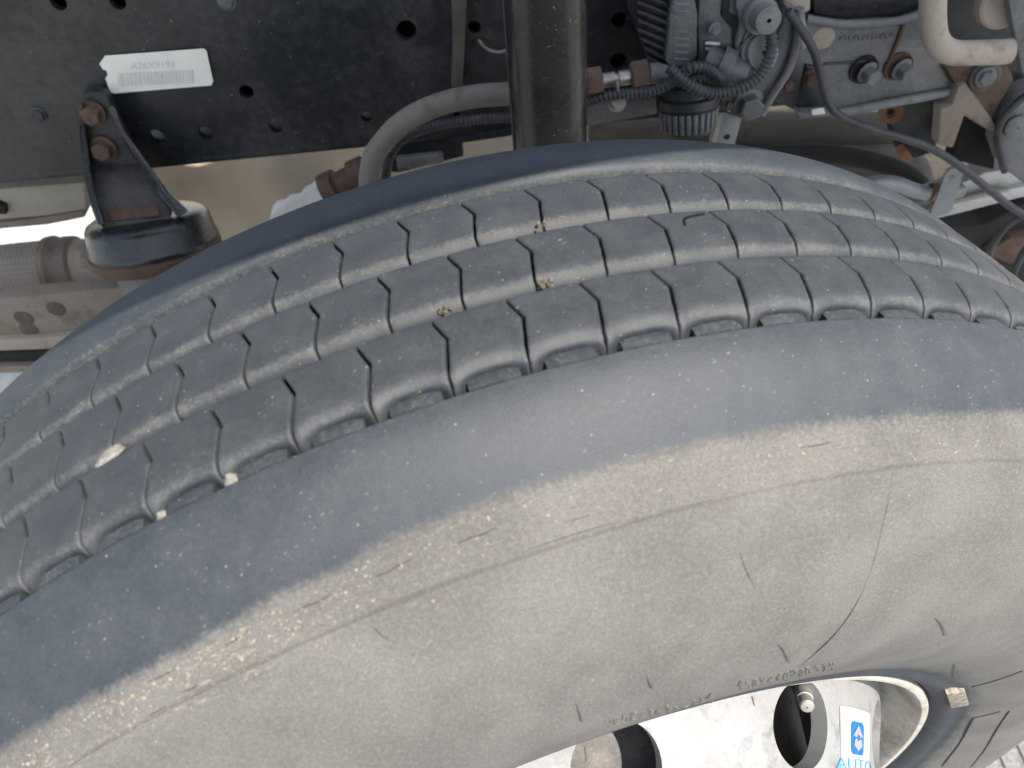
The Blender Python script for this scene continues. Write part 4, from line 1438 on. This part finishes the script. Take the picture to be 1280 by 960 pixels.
# --- tan bent pipe
BYp = .45
o = link('bent_pipe', tube(smooth_path([at(1166, -60, BYp), at(1166, -10, BYp), at(1166, 24, BYp), at(1169, 46, BYp), at(1178, 60, BYp), at(1194, 66, BYp), at(1220, 66, BYp), at(1250, 65, BYp), at(1262, 64, BYp)], 10), 15.5 * mpp(1180, 40, BYp), 28), M['tanpipe'])
tag(o, 'thick tan dusty pipe bent at a right angle, upper right', 'pipe')
o = link('pipe_end', lathe_on(at(1244, 2, .50), (-.1, -1, .2), [(0, .020), (.004, .0215), (.018, .0215), (.020, .019), (.0205, .001)], 36), M['tanpipe'])
tag(o, 'round tan pipe end beside the bent pipe at the top edge', 'pipe end')
o = link('bracket_stay', slab([(1252, -40), (1300, -40), (1300, 120), (1278, 92), (1266, 30)], .46, .012, .003), M['greypaint'])
tag(o, 'grey sloping stay at the top right corner', 'stay')
o = link('pipe_hanger_plate', slab([(1180, -40), (1262, -40), (1270, 60), (1190, 56), (1180, 40)], .56, .02, .004), M['greycast'])
tag(o, 'dark grey plate seen inside the corner of the bent pipe', 'plate')

# --- rusty bracket cluster at the right
rb = empty('rusty_bracket', 'rust-brown cast bracket with a slanting arm below the bent pipe', 'bracket', at(1215, 120, .52))
link('upper_pad', slab([(1180, 84), (1235, 82), (1262, 84), (1270, 100), (1240, 150), (1218, 130), (1200, 118)], .515, .04, .006), M['rust'], rb)
link('arm', slab([(1198, 108), (1208, 104), (1240, 148), (1248, 166), (1236, 164), (1206, 146), (1192, 186), (1172, 182), (1176, 136), (1190, 132)], .508, .02, .004), M['leaf'], rb)
link('boss', lathe_on(at(1232, 96, .510), (-.1, -1, .1), [(-.02, .016), (0, .016), (.002, .012), (.004, .012), (.005, .002)], 24), M['brown'], rb)
bolt(rb, at(1232, 96, .506), (-.1, -1, .1), .0080, M['greypaint'], True, .2)
o = link('dark_guard', slab([(1208, 148), (1246, 168), (1244, 214), (1188, 200), (1198, 176)], .56, .02, .004), M['dark'])
tag(o, 'dark guard plate under the rusty bracket', 'plate')
# grey casting at the right edge with a dark band
kc = empty('edge_casting', 'pale grey casting with a black band at the right edge', 'casting', at(1272, 180, .50))
link('casting', slab([(1252, 150), (1275, 126), (1320, 110), (1320, 250), (1282, 232), (1258, 214), (1250, 190)], .505, .04, .008), M['greycast'], kc)
link('band', tube(smooth_path([at(1292, 112, .500), at(1268, 132, .499), at(1250, 156, .498), at(1247, 180, .498), at(1256, 214, .500)], 8), .0040, 12), M['plastic'], kc)
link('boss', lathe_on(at(1270, 158, .500), (-.2, -1, .2), [(-.01, .013), (.004, .012), (.006, .008), (.006, .001)], 24), M['greypaint'], kc)

# --- brown tank, frame post, tubes further back
tk = empty('brown_tank', 'dull brown rounded tank behind the tyre at the right', 'tank', at(1040, 220, .72))
t0, t1 = at(840, 262, .74), at(1140, 250, .74)
ax = t1 - t0
tr = .085
link('shell', lathe_on(t0, ax, [(0, tr * .5), (.0, tr * .85), (.02, tr), (ax.length - .03, tr), (ax.length - .008, tr * .88), (ax.length, tr * .5), (ax.length + .001, .002)], 64), M['brown'], tk)
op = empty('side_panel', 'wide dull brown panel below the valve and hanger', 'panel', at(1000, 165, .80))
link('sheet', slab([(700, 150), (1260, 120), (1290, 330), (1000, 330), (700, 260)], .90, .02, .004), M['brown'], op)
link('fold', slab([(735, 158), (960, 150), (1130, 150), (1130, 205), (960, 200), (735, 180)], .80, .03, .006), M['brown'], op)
o = link('frame_gusset', slab([(1100, 130), (1180, 118), (1170, 190), (1140, 200), (1128, 198), (1118, 168)], .60, .03, .004), M['black'])
tag(o, 'dark upright gusset plate behind the sagging cable', 'gusset')
rp = link('rust_washer', lathe_on(at(1113, 140, .594), (-.4, -1, .2), [(0, .004), (.001, .006), (.003, .0065), (.004, .0125), (.001, .0140), (-.002, .0140)], 28), M['rustbright'])
tag(rp, 'orange rusty washer on the dark gusset plate', 'washer')
o = link('rust_nub', slab([(1126, 196), (1134, 186), (1142, 198), (1138, 204), (1128, 202)], .585, .02, .002), M['rustbright'])
tag(o, 'small orange rusty nub under the sagging cable', 'nub')
o = link('shade_bar', tube(smooth_path([at(860, 222, .66), at(910, 203, .66), at(970, 193, .66), at(1040, 193, .66), at(1100, 204, .66), at(1140, 222, .66), at(1165, 250, .66)], 8), .0125, 16), M['dark'])  # dark tube standing in for the shaded band above the tank
tag(o, 'dark curved bar painting the shade over the brown tank', 'lip')
sp_ = link('silver_tube', tube(smooth_path([at(1020, 260, .56), at(1066, 238, .56), at(1096, 229, .56), at(1120, 230, .56), at(1146, 239, .56), at(1172, 242, .56), at(1200, 238, .57)], 10), 9.2 * mpp(1110, 232, .56), 18), M['silver'])
tag(sp_, 'silver tube curving out from behind the tyre shoulder', 'tube')
sp_ = link('tube_end', lathe_on(at(1163, 240, .557), (at(1176, 240, .557) - at(1160, 239, .557)), [(0, .0095), (.0, .0112), (.006, .0112), (.006, .0095)], 20), M['rustbright'])
tag(sp_, 'rusty collar on the end of the silver tube', 'collar')
al = empty('aluminium_rail', 'pale aluminium step rail with a dark groove at right', 'rail', at(1230, 240, .58))
link('upper_bar', slab([(1130, 262), (1196, 232), (1232, 216), (1330, 200), (1330, 232), (1260, 236), (1200, 252), (1140, 272)], .580, .03, .004), M['alu'], al)
link('lower_bar', slab([(1120, 278), (1196, 254), (1258, 238), (1330, 222), (1330, 236), (1266, 250), (1204, 266), (1130, 284)], .570, .03, .004), M['alu'], al)
link('groove_strip', slab([(1150, 266), (1196, 250), (1262, 236), (1262, 240), (1196, 255), (1150, 270)], .567, .006, .001, 1), M['tanbar'], al)
st = empty('strap_tab', 'flat grey metal strap with a round hole in its upper end', 'strap', at(1182, 240, .54))
P0 = [(1182, 218), (1188, 211), (1198, 209), (1205, 212), (1203, 222), (1190, 262), (1184, 268), (1160, 272), (1168, 256)]
Pm = [at(u, v, .545) for u, v in P0]
c_ = at(1189, 222, .545)
hl = [circ2(c_.x, c_.z, .0036, 18)]
me = plate_with_holes([(p_.x, p_.z) for p_ in Pm], hl, lambda a, b_, c: Vector((a, .545 + c, b_)), .004, 'strap')
link('plate', me, M['silver'], st)
link('rivet', lathe_on(at(1188.5, 223, .5465), (0, -1, 0), [(0, .0032), (.0005, .003), (.001, .0004)], 16), M['tanbar'], st)
o = link('grimy_plate', slab([(1160, 285), (1230, 282), (1290, 250), (1330, 330), (1290, 360), (1235, 345), (1200, 315), (1170, 295)], .72, .05, .006), M['dark'])
tag(o, 'dark grimy plate under the aluminium rail', 'plate')
o = link('rust_shelf', slab([(1232, 318), (1262, 298), (1300, 292), (1300, 326), (1262, 330), (1240, 322)], .70, .02, .004), M['rust'])
tag(o, 'rust-brown shelf low at the right edge', 'shelf')
# dark engine mass behind the rail
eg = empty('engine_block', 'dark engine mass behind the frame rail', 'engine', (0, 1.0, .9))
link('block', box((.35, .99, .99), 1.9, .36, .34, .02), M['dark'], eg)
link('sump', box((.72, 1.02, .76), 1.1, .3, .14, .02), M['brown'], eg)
